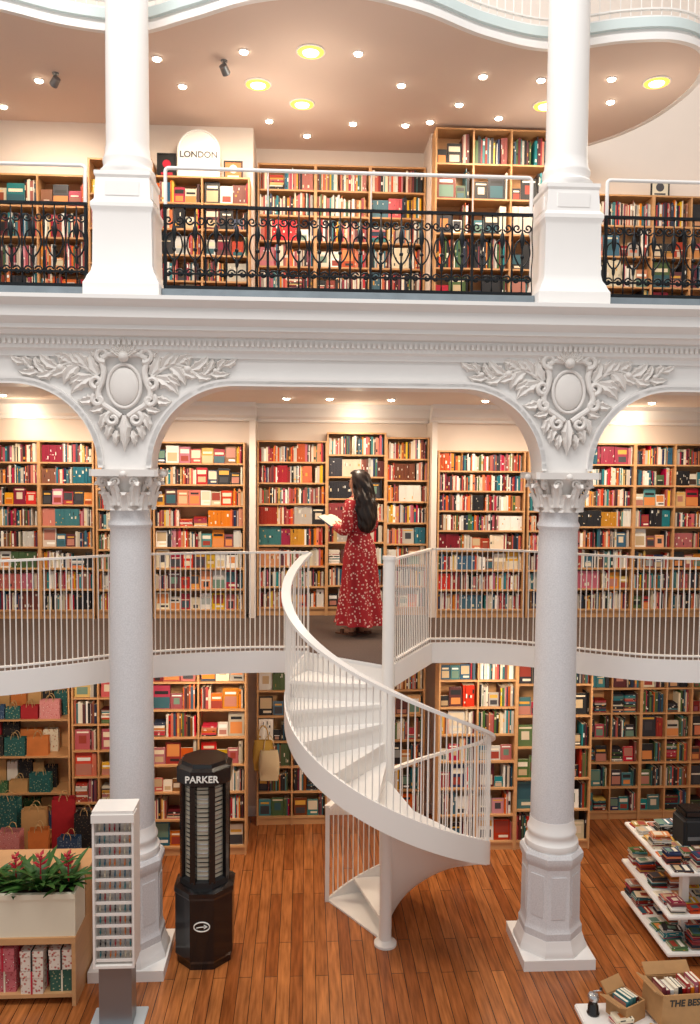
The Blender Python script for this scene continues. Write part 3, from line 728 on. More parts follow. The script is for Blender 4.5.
while x<-1.97:
    zz=.09;w=random.uniform(.17,.2)
    for k in range(2):
        h=random.uniform(.14,.19);c=random.choice(['box_red','box_red','box_green','box_pink','box_white'])
        gift_box((x+.1,6.34+random.uniform(-.02,.02),zz),w,.2,h,c,random.choice(['cream','flower_red','black_matte']),'patterned %s gift box with ribbon'%c.split('_')[-1],random.uniform(-.08,.08));zz+=h+.004
    x+=.22

def tote(loc,matn,label):
    e=thing('tote_bag',loc,label,'tote bag')
    bm=bmesh.new();n=8;rows=[]
    for i in range(n+1):
        t=i/n;w=.10+.02*math.sin(pi*t);d=.035*math.sin(pi*min(1,t+.15))+.005;z=-.36*t
        rows.append([bm.verts.new((w*math.cos(2*pi*k/14),d*math.sin(2*pi*k/14),z)) for k in range(14)])
    for p,q in zip(rows,rows[1:]):
        for k in range(14): bm.faces.new((p[k],p[(k+1)%14],q[(k+1)%14],q[k]))
    bm.faces.new(rows[-1]);finish(bm,'bag_body',matn,e,False)
    bm=bmesh.new();tube(bm,[(.06*math.cos(a),0,.0+.17*math.sin(a)) for a in [pi*k/10 for k in range(11)]],.006,6);finish(bm,'strap',matn,e,False)
    bm=bmesh.new();tube(bm,[(0,.0,.165),(0,.10,.175)],.006,6);finish(bm,'hook','metal_grey',e,False)
mat('canvas_yellow','C9A14A',.9);mat('canvas_natural','D8C6A0',.9)
tote((-.47,9.25,1.05),'canvas_yellow','mustard canvas tote bag hanging on the shelf edge')
tote((-.40,9.2,.95),'canvas_natural','natural canvas tote bag hanging on the shelf edge')

# ---------------------------------------------------------------- pen tower (white)
TX,TY=-1.39,5.98
e=thing('pen_display_stand',(TX,TY,0),'tall white stand with rows of pens near the column','display stand')
bm=bmesh.new();box(bm,-.2,.2,-.17,.17,0,.02);bmesh.ops.bevel(bm,geom=bm.edges[:],offset=.005,segments=2,affect='EDGES');finish(bm,'base_plate','clear_plate',e,False,label='pale glossy base plate')
bm=bmesh.new();box(bm,-.12,.12,-.07,.09,.02,.50);finish(bm,'lower_panel','metal_grey',e,False,label='grey metal lower panel')
bm=bmesh.new();box(bm,-.15,-.135,-.11,.11,.52,1.66);box(bm,.135,.15,-.11,.11,.52,1.66);box(bm,-.135,.135,.0,.11,.52,1.66);box(bm,-.15,.15,-.11,.11,1.66,1.685);box(bm,-.155,.155,-.12,-.0,1.6,1.66);box(bm,-.15,.15,-.11,.11,.5,.52);cs=finish(bm,'case','steel_white',e,False,smooth=0)
pen_cols=['1C1C20','A8202A','2B7C84','E6D9BE','23607A','D9772E','8F9296']
for c in pen_cols: mat('pen_'+c,c,.3)
pm=[]
for c in pen_cols:
    bm=bmesh.new();lathe(bm,[(.001,0),(.004,.012),(.0065,.02),(.0065,.07),(.006,.072),(.006,.075)],8,mi=0);tube(bm,[(.0,-.009,.04),(0,-.009,.072)],.0015,5,1)
    me=bpy.data.meshes.new('pen');bm.to_mesh(me);bm.free();me.materials.append(M['pen_'+c]);me.materials.append(M['silver']);pm.append(me)
for r in range(12):
    bm=bmesh.new();z=.54+r*.087;box(bm,-.134,.134,-.085,0,z,z+.006);box(bm,-.134,.134,-.09,-.085,z,z+.022);finish(bm,'tray','steel_white',cs,False,smooth=0,label='small white pen tray')
    for k in range(7):
        o=bpy.data.objects.new('pen',random.choice(pm));COL.objects.link(o);o.location=(TX-.11+k*.0365,TY-.05,z+.006);o['label']='slim ballpoint pen standing in a tray of the stand';o['category']='pen';o['group']='pens on the white stand'

# ---------------------------------------------------------------- black pen showcase
TX,TY=-.84,6.84
e=thing('pen_showcase_tower',(TX,TY,0),'black eight-sided pen showcase tower on the plank floor','display case')
k8=1/math.cos(pi/8)
bm=bmesh.new();lathe(bm,[(.225*k8,0),(.225*k8,.05),(.24*k8,.08),(.24*k8,.60),(.248*k8,.62),(.248*k8,.66),(.2*k8,.68)],8,rot=pi/8);bc=finish(bm,'base_cabinet','black_gloss',e,False,smooth=20)
bm=bmesh.new();lathe(bm,[(.2*k8,.67),(.2*k8,.73),(.17*k8,.74)],8,rot=pi/8);finish(bm,'plinth_ring','black_matte',e,False,smooth=20)
bm=bmesh.new();
for k in range(8):
    a=pi/8+k*pi/4;mt=Matrix.Rotation(a,4,'Z');box(bm,.182,.212,-.026,.026,.72,1.56,0,mt)
finish(bm,'frame_posts','black_gloss',e,False,smooth=0)
bm=bmesh.new();lathe(bm,[(.16*k8,.74),(.16*k8,1.54)],8,rot=pi/8);finish(bm,'back_panel','case_pale',e,False,smooth=0,label='pale inner panel holding the pens')
bm=bmesh.new();lathe(bm,[(.2*k8,1.54),(.225*k8,1.56),(.225*k8,1.68),(.19*k8,1.70),(.18*k8,1.73)],8,rot=pi/8);hd_=finish(bm,'header','black_gloss',e,False,smooth=20)
text_mesh('PARKER','sign_lettering',.078,'lettering_white',hd_,(0,-.232,1.62),(pi/2,0,0),.003,label='white capital lettering')
bm=bmesh.new()
tube(bm,[(.065*math.cos(2*pi*k/32),-.244,.38+.04*math.sin(2*pi*k/32)) for k in range(32)],.005,6,closed=True)
tube(bm,[tuple(v) for v in catmull([(-.045,-.245,.372),(-.02,-.245,.377),(.005,-.245,.380),(.04,-.245,.381)],5)],.0035,6)
tube(bm,[(.018,-.245,.397),(.044,-.245,.381),(.018,-.245,.365)],.0035,6)
finish(bm,'emblem','lettering_white',bc,False,label='pale oval emblem with an arrow')
bm=bmesh.new();tube(bm,[(-.05,0,0),(-.02,0,0),(.03,0,0),(.05,0,0)],[.0015,.0045,.0045,.004],8);me=bpy.data.meshes.new('fountain_pen');bm.to_mesh(me);bm.free();me.materials.append(M['black_gloss'])
me2=me.copy();me2.materials.clear();me2.materials.append(M['silver'])
for r in range(20):
    for a in (-pi/2-pi/4,-pi/2,-pi/2+pi/4):
        o=bpy.data.objects.new('fountain_pen',random.choice([me,me2,me2,me]));COL.objects.link(o)
        o.location=(TX+.1655*math.cos(a),TY+.1655*math.sin(a),.775+r*.0385);o.rotation_euler=(0,0,a+pi/2);o['label']='fountain pen mounted in the black showcase tower';o['category']='pen';o['group']='pens in the black showcase'

# ---------------------------------------------------------------- arched sign and posters upper storey
e=thing('arched_sign',(-1.14,8.86,7.24),'white arched sign board with dark lettering on a bookcase','sign')
bm=bmesh.new();w=.215
prof=[(-w,0),(w,0),(w,.28)]+[(w*math.cos(a),.28+w*math.sin(a)) for a in [pi*k/16 for k in range(1,16)]]+[(-w,.28)]
a=[bm.verts.new((x,-.02,z)) for x,z in prof];b=[bm.verts.new((x,.02,z)) for x,z in prof];n=len(prof)
for i in range(n): bm.faces.new((a[i],a[(i+1)%n],b[(i+1)%n],b[i]))
bm.faces.new(a);bm.faces.new(b[::-1]);bd=finish(bm,'board','sign_white',e,False,smooth=0)
bm=bmesh.new();tube(bm,[(x,-.022,z) for x,z in prof],.012,6,closed=True);finish(bm,'rim','white_paint',e,False)
text_mesh('LONDON','sign_lettering',.09,'lettering_grey',bd,(0,-.023,.24),(pi/2,0,0),.002,label='dark capital lettering')
def poster(loc,w,h,m1,m2,label):
    e=thing('picture_frame',loc,label,'picture')
    bm=bmesh.new();t=.015
    box(bm,-w/2,w/2,-.012,.008,0,t);box(bm,-w/2,w/2,-.012,.008,h-t,h);box(bm,-w/2,-w/2+t,-.012,.008,t,h-t);box(bm,w/2-t,w/2,-.012,.008,t,h-t);finish(bm,'frame','black_matte',e,False,smooth=0)
    bm=bmesh.new();box(bm,-w/2+t,w/2-t,-.004,.006,t,h-t);pc=finish(bm,'print',m1,e,False,smooth=0)
    bm=bmesh.new();lathe(bm,[(w*.22,0),(w*.22,.002)],20);bmesh.ops.transform(bm,matrix=Matrix.Translation((0,-.004,h*.58))@Matrix.Rotation(pi/2,4,'X'),verts=bm.verts[:]);box(bm,-w*.3,w*.3,-.006,-.004,h*.15,h*.24);finish(bm,'print_figure',m2,pc,False,smooth=0)
poster((-1.48,8.88,7.24),.2,.26,'black_matte','flower_red','small framed dark print with a red circle')
poster((-.78,8.88,7.24),.2,.2,'bag_orange','cream','small framed orange print on the bookcase top')
poster((-1.95,8.88,7.4),.22,.3,'bag_orange','black_matte','framed orange print on the bookcase top')
poster((4.1,9.42,7.36),.22,.2,'cream','lettering_grey','framed cream print on the bookcase top')

# ---------------------------------------------------------------- printer on the display table
e=thing('label_printer',(3.52,6.98,.83),'black desktop printer on the white display table','printer')
bm=bmesh.new();box(bm,-.15,.15,-.13,.13,0,.27);bmesh.ops.bevel(bm,geom=bm.edges[:],offset=.025,segments=3,affect='EDGES');bo_=finish(bm,'body','black_matte',e,False)
bm=bmesh.new();box(bm,-.12,.12,-.136,-.11,.09,.12);finish(bm,'slot','metal_grey',bo_,False)
bm=bmesh.new();box(bm,-.12,.12,-.08,.11,.265,.33);bmesh.ops.bevel(bm,geom=bm.edges[:],offset=.012,segments=2,affect='EDGES');finish(bm,'lid','black_gloss',e,False)

# ---------------------------------------------------------------- near table with sale boxes
e=thing('low_display_table',(2.45,4.8,0),'white display table holding boxes of discounted books','table')
bm=bmesh.new();box(bm,1.83,3.4,4.3,5.2,.56,.6);bmesh.ops.bevel(bm,geom=bm.edges[:],offset=.008,segments=2,affect='EDGES');finish(bm,'table_top','steel_white',e)
for x,y in ((1.93,4.4),(1.93,5.1),(3.3,4.4),(3.3,5.1)):
    bm=bmesh.new();box(bm,x-.03,x+.03,y-.03,y+.03,0,.56);finish(bm,'leg','steel_white',e)
def carton(loc,w,d,h,rz,label,ry=0):
    e=thing('cardboard_box',loc,label,'box','cardboard boxes on the white table',rz);e.rotation_euler=(0,ry,rz)
    bm=bmesh.new()
    box(bm,-w,w,-d,-d+.01,0,h);box(bm,-w,w,d-.01,d,0,h);box(bm,-w,-w+.01,-d+.01,d-.01,0,h);box(bm,w-.01,w,-d+.01,d-.01,0,h);box(bm,-w+.01,w-.01,-d+.01,d-.01,0,.01);finish(bm,'carton','cardboard',e,False,smooth=0)
    bm=bmesh.new();box(bm,-w*.95,w*.95,-.008,.0,.0,.08,0,Matrix.Translation((0,d,h))@Matrix.Rotation(-.8,4,'X'));finish(bm,'lid_flap','cardboard',e,False,smooth=0)
    bm=bmesh.new();box(bm,-.008,0,-d*.95,d*.95,0,.07,0,Matrix.Translation((-w,0,h))@Matrix.Rotation(-1.1,4,'Y'));finish(bm,'lid_flap','cardboard',e,False,smooth=0)
    return e
e=carton((2.45,5.04,.618),.18,.11,.20,rad(10),'open cardboard box with bold black lettering on its side',rad(5))
text_mesh('THE BEST','lettering',.062,'lettering_black',e,(0,-.112,.145),(pi/2,0,0),.001)
e2=carton((2.13,5.07,.6),.09,.085,.12,rad(28),'small open cardboard box of paperbacks')
def book_mesh(variant):
    bm=bmesh.new()
    box(bm,-.5,-.42,0,1,0,1,0);box(bm,.42,.5,0,1,0,1,0);box(bm,-.42,.42,0,.05,0,1,0)
    box(bm,-.42,.42,.05,.97,.012,.988,1)
    for a,b_ in {0:((.68,.8),(.1,.15)),1:((.3,.62),),2:((.86,.9),(.2,.5)),3:((.45,.75),(.06,.1)),4:((.1,.16),)}[variant]:
        box(bm,-.28,.28,-.01,0,a,b_,2)
    pic={0:(.12,.88,.1,.6),1:(0.02,.98,.02,.5),2:(.25,.75,.3,.7),3:(.08,.92,.35,.92),4:(.15,.85,.12,.45)}[variant]
    tit={0:(.15,.85,.7,.82),1:(.1,.9,.62,.76),2:(.1,.9,.82,.9),3:(.1,.7,.12,.24),4:(.1,.9,.6,.85)}[variant]
    box(bm,-.52,-.5,*pic[:2],*pic[2:],3);box(bm,-.52,-.5,*tit[:2],*tit[2:],2)
    me=bpy.data.meshes.new('book');bm.to_mesh(me);bm.free()
    for k in ('book_cover','paper','book_accent','book_picture'): me.materials.append(M[k])
    return me
BM=[book_mesh(i) for i in range(5)]
def loose(Mx,lab,grp):
    c=pick(W_MIX);o=bpy.data.objects.new('book',random.choice(BM));COL.objects.link(o);o.matrix_world=Mx;o.color=jit(c[0]);o['label']='%s %s'%(c[1],lab);o['category']='book';o['group']=grp
def box_books(cx,cy,rz,n,z,h):
    for i in range(n):
        loose(Matrix.Translation((cx,cy,z))@Matrix.Rotation(rz,4,'Z')@Matrix.Translation(((i-(n-1)/2)*.03,-.06,0))@Matrix.Diagonal((.024,.12,h*random.uniform(.9,1.1),1)),'paperback standing in the cardboard box','books in the cardboard boxes')
box_books(2.46,5.04,rad(10),10,.64,.20);box_books(2.13,5.07,rad(28),4,.612,.13)
for (x,y,n) in ((2.02,4.93,4),(2.2,4.84,3)):
    z=.6
    for k in range(n):
        loose(Matrix.Translation((x,y,z+.007))@Matrix.Rotation(random.uniform(-.5,.5),4,'Z')@Matrix.Rotation(pi/2,4,'Y')@Matrix.Diagonal((.013,.09,.12,1)),'small book lying on the white table','small books on the white table');z+=.015
e=thing('coffee_grinder',(1.92,5.09,.6),'small black and silver hand grinder on the white table','grinder')
bm=bmesh.new();lathe(bm,[(.04,0),(.042,.01),(.036,.02),(.034,.06),(.028,.07),(.028,.09)],20);finish(bm,'body','black_gloss',e,False)
bm=bmesh.new();lathe(bm,[(.026,.09),(.036,.10),(.038,.12),(.03,.135),(.01,.14)],20);tube(bm,[(0,0,.14),(0,0,.155),(.05,0,.157)],.004,6);ck=finish(bm,'crank','silver',e,False)
bm=bmesh.new();bmesh.ops.create_icosphere(bm,subdivisions=2,radius=.011,matrix=Matrix.Translation((.05,0,.168)));finish(bm,'knob','black_gloss',ck,False)

# ---------------------------------------------------------------- lamps
def ring_lamp(x,y):
    e=thing('ceiling_lamp',(x,y,ZC),'round flush ceiling lamp with glowing warm ring','ceiling lamp','round lamps on the upper ceiling')
    bm=bmesh.new();lathe(bm,[(.13,0),(.13,-.008),(.118,-.012),(.115,-.004)],36);finish(bm,'rim','white_paint',e,False)
    bm=bmesh.new();lathe(bm,[(.115,-.004),(.11,-.016),(.08,-.02),(.07,-.012)],36);gr=finish(bm,'glow_ring','lamp_ring',e,False)
    bm=bmesh.new();lathe(bm,[(.072,-.014),(.066,-.024),(.005,-.028)],24);finish(bm,'bulb_disc','lamp_glow',e,False)
RL=((.03,7.38),(-.47,8.03),(-.05,8.42),(2.4,8.28),(3.3,7.72))
for x,y in RL: ring_lamp(x,y)
def spot(loc):
    e=thing('spotlight',loc,'small recessed white ceiling spotlight','spotlight','small ceiling spotlights')
    bm=bmesh.new();lathe(bm,[(.048,0),(.048,-.006),(.038,-.010),(.036,-.004)],24);bz=finish(bm,'bezel','white_paint',e,False)
    bm=bmesh.new();lathe(bm,[(.036,-.004),(.034,-.018),(.004,-.026)],20);finish(bm,'lens','spot_glow',e,False)
    return e
s0=spot((-1.2,8.12,ZC))
for x,y in ((.45,7.38),(.9,7.95),(1.64,7.72),(.49,8.85),(1.05,8.85),(1.53,8.32),(2.85,7.68),(3.02,8.15),(-2.55,8.1),(-3.1,8.7),(-.4,8.85),(-.56,7.42),(-1.35,7.6),(-2.9,7.6),(2.0,8.6),(.0,9.2),(1.3,8.75),(-1.9,8.5),(2.2,7.75)): dup(s0,(x,y,ZC))
for x in (-3.1,-2.3,-1.2,-.2,.25,.9,1.9,2.9,3.7): dup(s0,(x,8.55,4.92))
def track(loc,rz):
    e=thing('adjustable_spotlight',loc,'dark adjustable spotlight hanging from the ceiling','spotlight','adjustable ceiling spotlights',rz)
    bm=bmesh.new();lathe(bm,[(.03,0),(.03,-.012),(.01,-.014),(.01,-.05)],14);finish(bm,'mount','metal_grey',e,False)
    mt=Matrix.Translation((0,.01,-.075))@Matrix.Rotation(1.0,4,'X')
    bm=bmesh.new();lathe(bm,[(.02,.045),(.036,.04),(.04,-.04),(.036,-.045)],18);bmesh.ops.transform(bm,matrix=mt,verts=bm.verts[:]);lb=finish(bm,'lamp_body','metal_grey',e,False)
    bm=bmesh.new();lathe(bm,[(.032,-.045),(.03,-.048),(.003,-.049)],18);bmesh.ops.transform(bm,matrix=mt,verts=bm.verts[:]);finish(bm,'lens','spot_glow',lb,False)
track((-1.5,7.75,ZC),2.6);track((-.75,7.6,ZC),-.4);track((-2.35,7.95,ZC),.8)

# ---------------------------------------------------------------- person
RZ=rad(-42)
pe=thing('person',(.55,8.30,ZM),'woman in a long red floral dress reading an open book','person')
me=bpy.data.meshes.new('person_body')
V=[];E=[];R=[]
def nv(p,r,par=None):
    V.append(p);R.append(r if isinstance(r,tuple) else (r,r));i=len(V)-1
    if par is not None:E.append((par,i))
    return i
pel=nv((.02,0,.93),(.13,.11))
sp1=nv((.01,0,1.07),(.11,.09),pel);ch=nv((0,0,1.24),(.13,.10),sp1);nb=nv((.005,0,1.38),(.09,.07),ch)
nk=nv((-.01,0,1.45),.048,nb);hd0=nv((-.03,0,1.51),.062,nk);hd=nv((-.035,0,1.57),(.085,.09),hd0);hd1=nv((-.02,0,1.64),(.075,.08),hd)
nz=nv((-.125,0,1.55),.012,hd)
for s in (-1,1):
    sh=nv((0,s*.15,1.365),.055,nb);el=nv((.01,s*.20,1.10),.038,sh);wr=nv((-.22,s*.10,1.10),.025,el);pa=nv((-.275,s*.075,1.115),(.030,.017),wr)
    for k,(dy,l) in enumerate(((-.03,.055),(-.01,.066),(.01,.062),(.03,.048))):
        a=nv((-.305,s*.075+dy*.9,1.12),.0085,pa);b_=nv((-.305-l*.5,s*.07+dy,1.118),.008,a);c_=nv((-.305-l*.85,s*.065+dy,1.132),.0065,b_)
    t1=nv((-.26,s*.075-s*.04,1.135),.010,pa);t2=nv((-.295,s*.075-s*.05,1.158),.008,t1)
    hp=nv((.02,s*.09,.86),.085,pel);kn_=nv((0,s*.09,.48),.055,hp)
    an=nv(((.05 if s>0 else -.02),s*.08,.09),.034,kn_);hl=nv(((.06 if s>0 else -.01),s*.08,.045),.034,an);to=nv(((-.09 if s>0 else -.16),s*.085,.03),(.036,.018),hl)
me.from_pydata(V,E,[]);ob=bpy.data.objects.new('tmp',me);COL.objects.link(ob)
md=ob.modifiers.new('Skin','SKIN');md.use_smooth_shade=True
for i,r in enumerate(R):
    me.skin_vertices[0].data[i].radius=r
me.skin_vertices[0].data[pel].use_root=True
ob.modifiers.new('Sub','SUBSURF').levels=2
bpy.context.view_layer.update()
m2=bpy.data.meshes.new_from_object(ob.evaluated_get(bpy.context.evaluated_depsgraph_get()));bpy.data.objects.remove(ob,do_unlink=True)
m2.materials.clear();m2.materials.append(M['skin']);m2.name='body'
bo=bpy.data.objects.new('body',m2);COL.objects.link(bo);bo.parent=pe
def loft(rings,seg,nf=9):
    bm=bmesh.new();rs=[]
    for (x,y,z,rx,ry,fo) in rings:
        rs.append([bm.verts.new((x+(rx*(1+fo*math.sin(nf*2*pi*k/seg+z*3)))*math.cos(2*pi*k/seg),y+(ry*(1+fo*math.sin(nf*2*pi*k/seg+z*3)))*math.sin(2*pi*k/seg),z)) for k in range(seg)])
    for p,q in zip(rs,rs[1:]):
        for k in range(seg): bm.faces.new((p[k],p[(k+1)%seg],q[(k+1)%seg],q[k]))
    return bm,rs
bm,rs=loft([(.0,0,1.435,.058,.062,0),(.0,0,1.41,.085,.12,0),(.0,0,1.37,.105,.175,0),(0,0,1.30,.12,.168,0),(-.01,0,1.22,.13,.155,.0),(-.005,0,1.13,.115,.13,.01),(.005,0,1.05,.105,.118,.02),(.015,0,.98,.125,.14,.03),(.02,0,.90,.15,.165,.04),(.02,0,.75,.165,.18,.05),(.02,0,.55,.185,.195,.07),(.02,0,.35,.205,.215,.10),(.03,0,.2,.23,.235,.12),(.03,0,.12,.245,.25,.13)],72)
for s in (-1,1):
    P=catmull([(0,s*.13,1.37),(.01,s*.18,1.27),(.015,s*.205,1.12),(-.05,s*.18,1.085),(-.13,s*.145,1.09),(-.20,s*.11,1.10)],5)
    n=len(P);tube(bm,[tuple(p) for p in P],[.062-.022*i/n+(.010*math.sin(pi*i/n)) for i in range(n)],14)
finish(bm,'dress','dress_red',pe,False,smooth=60,label='long sleeved red dress with pale blossom print')
bm=bmesh.new();n=40;tube(bm,[(.005+.110*math.cos(2*pi*k/n),.124*math.sin(2*pi*k/n),1.06) for k in range(n)],.010,6,closed=True);finish(bm,'waist_belt','bag_red',pe,False)
bm=bmesh.new();seg=60;rs=[]
rings=[(1.70,.0,.02,.02),(1.695,.0,.05,.05),(1.67,.0,.088,.083),(1.63,.005,.112,.10),(1.58,.015,.118,.108),(1.53,.03,.115,.112),(1.47,.05,.108,.12),(1.40,.07,.10,.135),(1.32,.085,.095,.14),(1.24,.095,.09,.135),(1.16,.10,.08,.12),(1.10,.10,.06,.095),(1.05,.10,.025,.04)]
rings=[tuple(v) for v in catmull(rings,3)]
for z,x,rx,ry in rings:
    row=[]
    for k in range(seg):
        a=2*pi*k/seg;c,s_=math.cos(a),math.sin(a)
        am=.0 if z>1.68 else min(1,(1.68-z)*6)
        f=1+am*(.08*math.sin(a*7+4*math.sin(z*16))+.06*math.sin(a*13+z*30)+.05*math.sin(z*38+a*2))
        rr=rx
        if z<1.65 and c<0: rr=rx*(.5+.1*(1-abs(c)))
        row.append(bm.verts.new((x+rr*c*f,ry*s_*f,z)))
    rs.append(row)
for p,q in zip(rs,rs[1:]):
    for k in range(seg): bm.faces.new((p[k],p[(k+1)%seg],q[(k+1)%seg],q[k]))
bm.faces.new(rs[0]);bm.faces.new(rs[-1][::-1]);finish(bm,'hair','hair',pe,False,smooth=60,label='long wavy dark brown hair')
for s in (-1,1):
    bm=bmesh.new();bmesh.ops.create_uvsphere(bm,u_segments=12,v_segments=8,radius=.011,matrix=Matrix.Translation((-.108,s*.032,1.575)));finish(bm,'eye','eye',pe,False)
    bm=bmesh.new();x=.03 if s>0 else -.04;prism(bm,[(x-.16,s*.085-.04),(x-.1,s*.085-.048),(x+.06,s*.085-.035),(x+.06,s*.085+.035),(x-.1,s*.085+.048),(x-.16,s*.085+.04)],.0,.014);box(bm,x-.09,x-.06,s*.085-.046,s*.085+.046,.01,.055);box(bm,x+.01,x+.05,s*.085-.035,s*.085+.035,.012,.03);finish(bm,'sandal','sandal',pe,False)
bm=bmesh.new();bmesh.ops.create_uvsphere(bm,u_segments=12,v_segments=6,radius=.012,matrix=Matrix.Translation((-.108,0,1.515))@Matrix.Diagonal((.6,1.5,.5,1)));finish(bm,'mouth','lips',pe,False)
pe.rotation_euler=(0,0,RZ)
bx=.345
e=thing('open_book',(.55-bx*math.cos(RZ),8.30-bx*math.sin(RZ),ZM+1.155),'open book with cream pages held in both hands','book');e.rotation_euler=(0,rad(28),RZ)
bm=bmesh.new()
for s in (-1,1):
    rows=[]
    for i in range(8):
        t=i/7;y=s*t*.13;z=.02*math.sin(pi*min(1,t*1.1))*(1-t*.5)+.006
        rows.append((bm.verts.new((-.1,y,z)),bm.verts.new((.1,y,z)),bm.verts.new((.1,y,-.0)),bm.verts.new((-.1,y,-.0))))
    for p,q in zip(rows,rows[1:]):
        for k in range(4): bm.faces.new((p[k],q[k],q[(k+1)%4],p[(k+1)%4]))
    bm.faces.new(rows[-1])
finish(bm,'pages','paper',e,False)
bm=bmesh.new();box(bm,-.106,.106,-.137,.137,-.006,0);finish(bm,'cover','bag_blue',e,False,smooth=0)

# ---------------------------------------------------------------- camera
cd=bpy.data.cameras.new('camera');cam=bpy.data.objects.new('camera',cd);COL.objects.link(cam)
cd.sensor_fit='VERTICAL';cd.sensor_height=24;cd.lens=812/1024*24
cam.matrix_world=Matrix.Translation((0,0,4.2))@Matrix.Rotation(rad(-3.17),4,'Z')@Matrix.Rotation(rad(90-3.15),4,'X')@Matrix.Rotation(rad(.45),4,'Z')
cd.clip_start=.05;S.camera=cam

# ---------------------------------------------------------------- books: largest visible ones individually, the rest as one mass
bpy.context.view_layer.update()
dg=bpy.context.evaluated_depsgraph_get()
inv=cam.matrix_world.inverted();org=Vector((0,0,4.2))
for bk in BOOKS:
    ok=0
    for q in (((0,0,.3),(0,0,.8)) if bk['kind'] in 'vh' else ((-.5,.5,.3),(-.5,.5,.8))):
        wp=bk['M']@Vector(q);c=inv@wp
        u=c.x/-c.z*812;v=c.y/-c.z*812
        if abs(u)>346 or abs(v)>508: continue
        d=(wp-org);L_=d.length
        hit,loc,_,_,_,_=S.ray_cast(dg,org,d.normalized(),distance=L_-.02)
        if not hit: ok+=1
    bk['pri']*=ok
BOOKS.sort(key=lambda b:-b['pri'])
NI=280
kn={'v':'standing upright','f':'displayed cover-out','h':'lying in a pile','flat':'lying flat'}
for bk in BOOKS[:NI]:
    fl=bk['kind']=='flat'
    o=bpy.data.objects.new('magazine' if fl else 'book',random.choice(BM));COL.objects.link(o);o.matrix_world=bk['M'];o.color=bk['k']
    o['label']='%s %s %s %s'%(bk['c'][1],'magazine' if fl else 'book',kn[bk['kind']],bk['reg']);o['category']='magazine' if fl else 'book';o['group']=('magazines ' if fl else 'books ')+bk['reg']
verts=[];faces=[];cols=[]
def addq(Mx,P,F,C):
    n=len(verts)
    for p in P: verts.append(tuple(Mx@Vector(p)))
    for f,c in zip(F,C): faces.append(tuple(n+i for i in f));cols.append(c)
pap=lin('D8CAB0')
ACC=['F0E8D6','1C1C20','D9A441','F5F5F0','E8E0D0','E0D2B0']
PIC=['9A3A2A','C9B08A','2E5A66','D98A4A','3A3A40','B87A6A','6A8A7A','DCCDB4','7A2030','A0A8A8','1E1E24','46301E']
for bk in BOOKS[NI:]:
    c=bk['k'];a=lin(random.choice(ACC))
    P=[(-.5,0,0),(.5,0,0),(.5,1,0),(-.5,1,0),(-.5,0,1),(.5,0,1),(.5,1,1),(-.5,1,1)]
    addq(bk['M'],P,((3,2,1,0),(4,5,6,7),(0,1,5,4),(1,2,6,5),(3,0,4,7),(2,3,7,6)),(c,pap,c,c,c,pap))
    if bk['kind'] in 'vh':
        if random.random()<.6:
            z0=random.choice((.6,.15,.4,.75));z1=z0+random.uniform(.04,.2);w_=random.choice((.2,.3,.4))
            addq(bk['M'],[(-w_,-.012,z0),(w_,-.012,z0),(w_,-.012,z1),(-w_,-.012,z1)],((0,1,2,3),),(a,))
    else:
        z0=random.choice((.06,.1,.3));z1=z0+random.uniform(.2,.5);y0=random.uniform(.04,.3)
        addq(bk['M'],[(-.54,y0,z0),(-.54,y0,z1),(-.54,1-y0,z1),(-.54,1-y0,z0)],((0,1,2,3),),(jit(random.choice(PIC)),))
        z0=min(.86,z1+.05);z1=z0+random.uniform(.04,.08);y0=random.uniform(.1,.25)
        addq(bk['M'],[(-.56,y0,z0),(-.56,y0,z1),(-.56,1-y0,z1),(-.56,1-y0,z0)],((0,1,2,3),),(a,))
me=bpy.data.meshes.new('books');me.from_pydata(verts,[],faces)
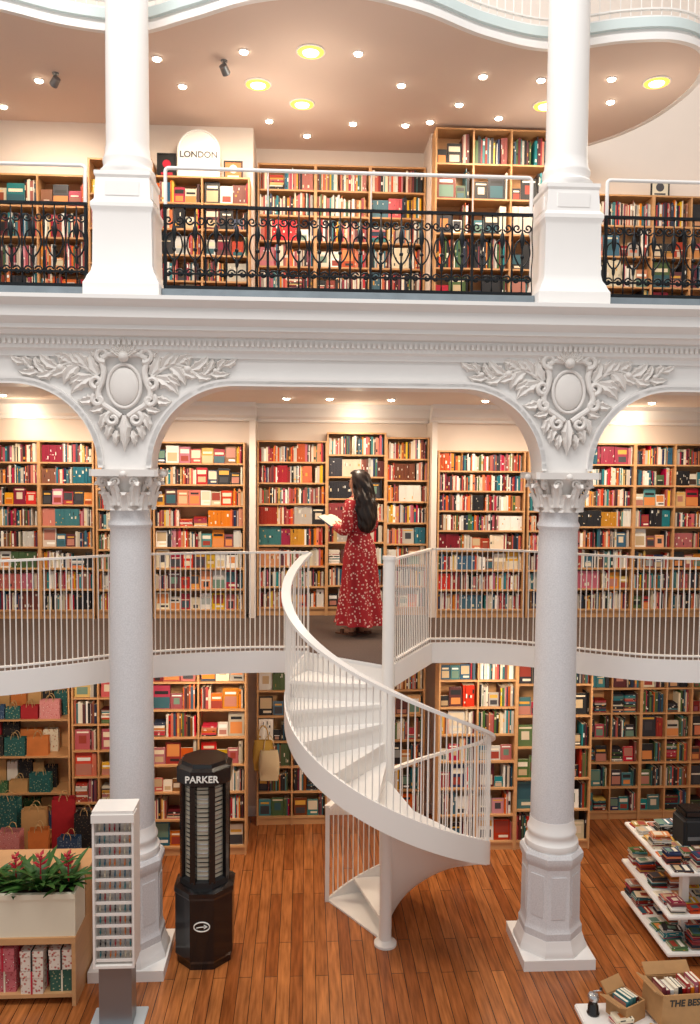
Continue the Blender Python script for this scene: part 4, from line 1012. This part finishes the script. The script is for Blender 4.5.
ca=me.color_attributes.new('Col','FLOAT_COLOR','CORNER')
arr=[]
for p,c in zip(me.polygons,cols): arr+=list(c)*p.loop_total
ca.data.foreach_set('color',arr);me.materials.append(M['book_mass'])
o=bpy.data.objects.new('books',me);COL.objects.link(o);o['kind']='stuff';o['label']='dense rows of multicoloured books filling the oak shelves';o['category']='books'

# ---------------------------------------------------------------- lights
def light(kind,loc,energy,color,size=.1,rot=None,name='lamp',**k):
    l=bpy.data.lights.new(name,kind);l.energy=energy;l.color=color
    if kind=='AREA': l.shape='RECTANGLE';l.size=size[0];l.size_y=size[1]
    else: l.shadow_soft_size=size
    for a,b in k.items(): setattr(l,a,b)
    o=bpy.data.objects.new(name,l);COL.objects.link(o);o.location=loc
    if rot:o.rotation_euler=rot
    return o
light('AREA',(-1.2,3.2,11.5),640,(1,.965,.93),(7,4),(rad(16),rad(-6),0),'skylight')
warm=(1,.82,.62)
for x in (-2.7,-1.1,.45,2.0,3.6):
    light('SPOT',(x,8.2,4.80),82,warm,.12,(rad(18),0,0),'mezzanine_spot',spot_size=rad(150),spot_blend=.6)
for x in (-2.6,-.9,.5,1.9,3.2):
    light('SPOT',(x,8.0,ZC-.12),72,warm,.12,(rad(20),0,0),'upper_spot',spot_size=rad(155),spot_blend=.6)
for x in (-2.7,-1.1,.45,2.0,3.6):
    light('SPOT',(x,7.95,ZM-.25),50,warm,.12,(rad(20),0,0),'ground_spot',spot_size=rad(155),spot_blend=.6)
for x,y in RL: light('POINT',(x,y,ZC-.55),7,(1,.86,.70),.1,None,'ring_lamp_light')
for x,y in ((.58,9.2),(-3.1,9.15),(3.75,9.15)): light('POINT',(x,y,4.66),4.5,(1,.84,.62),.04,None,'wall_washer')
w=bpy.data.worlds.new('world');S.world=w;w.use_nodes=True
w.node_tree.nodes['Background'].inputs[0].default_value=(1,.985,.97,1);w.node_tree.nodes['Background'].inputs[1].default_value=.55
S.view_settings.view_transform='Standard';S.view_settings.look='None';S.view_settings.exposure=0
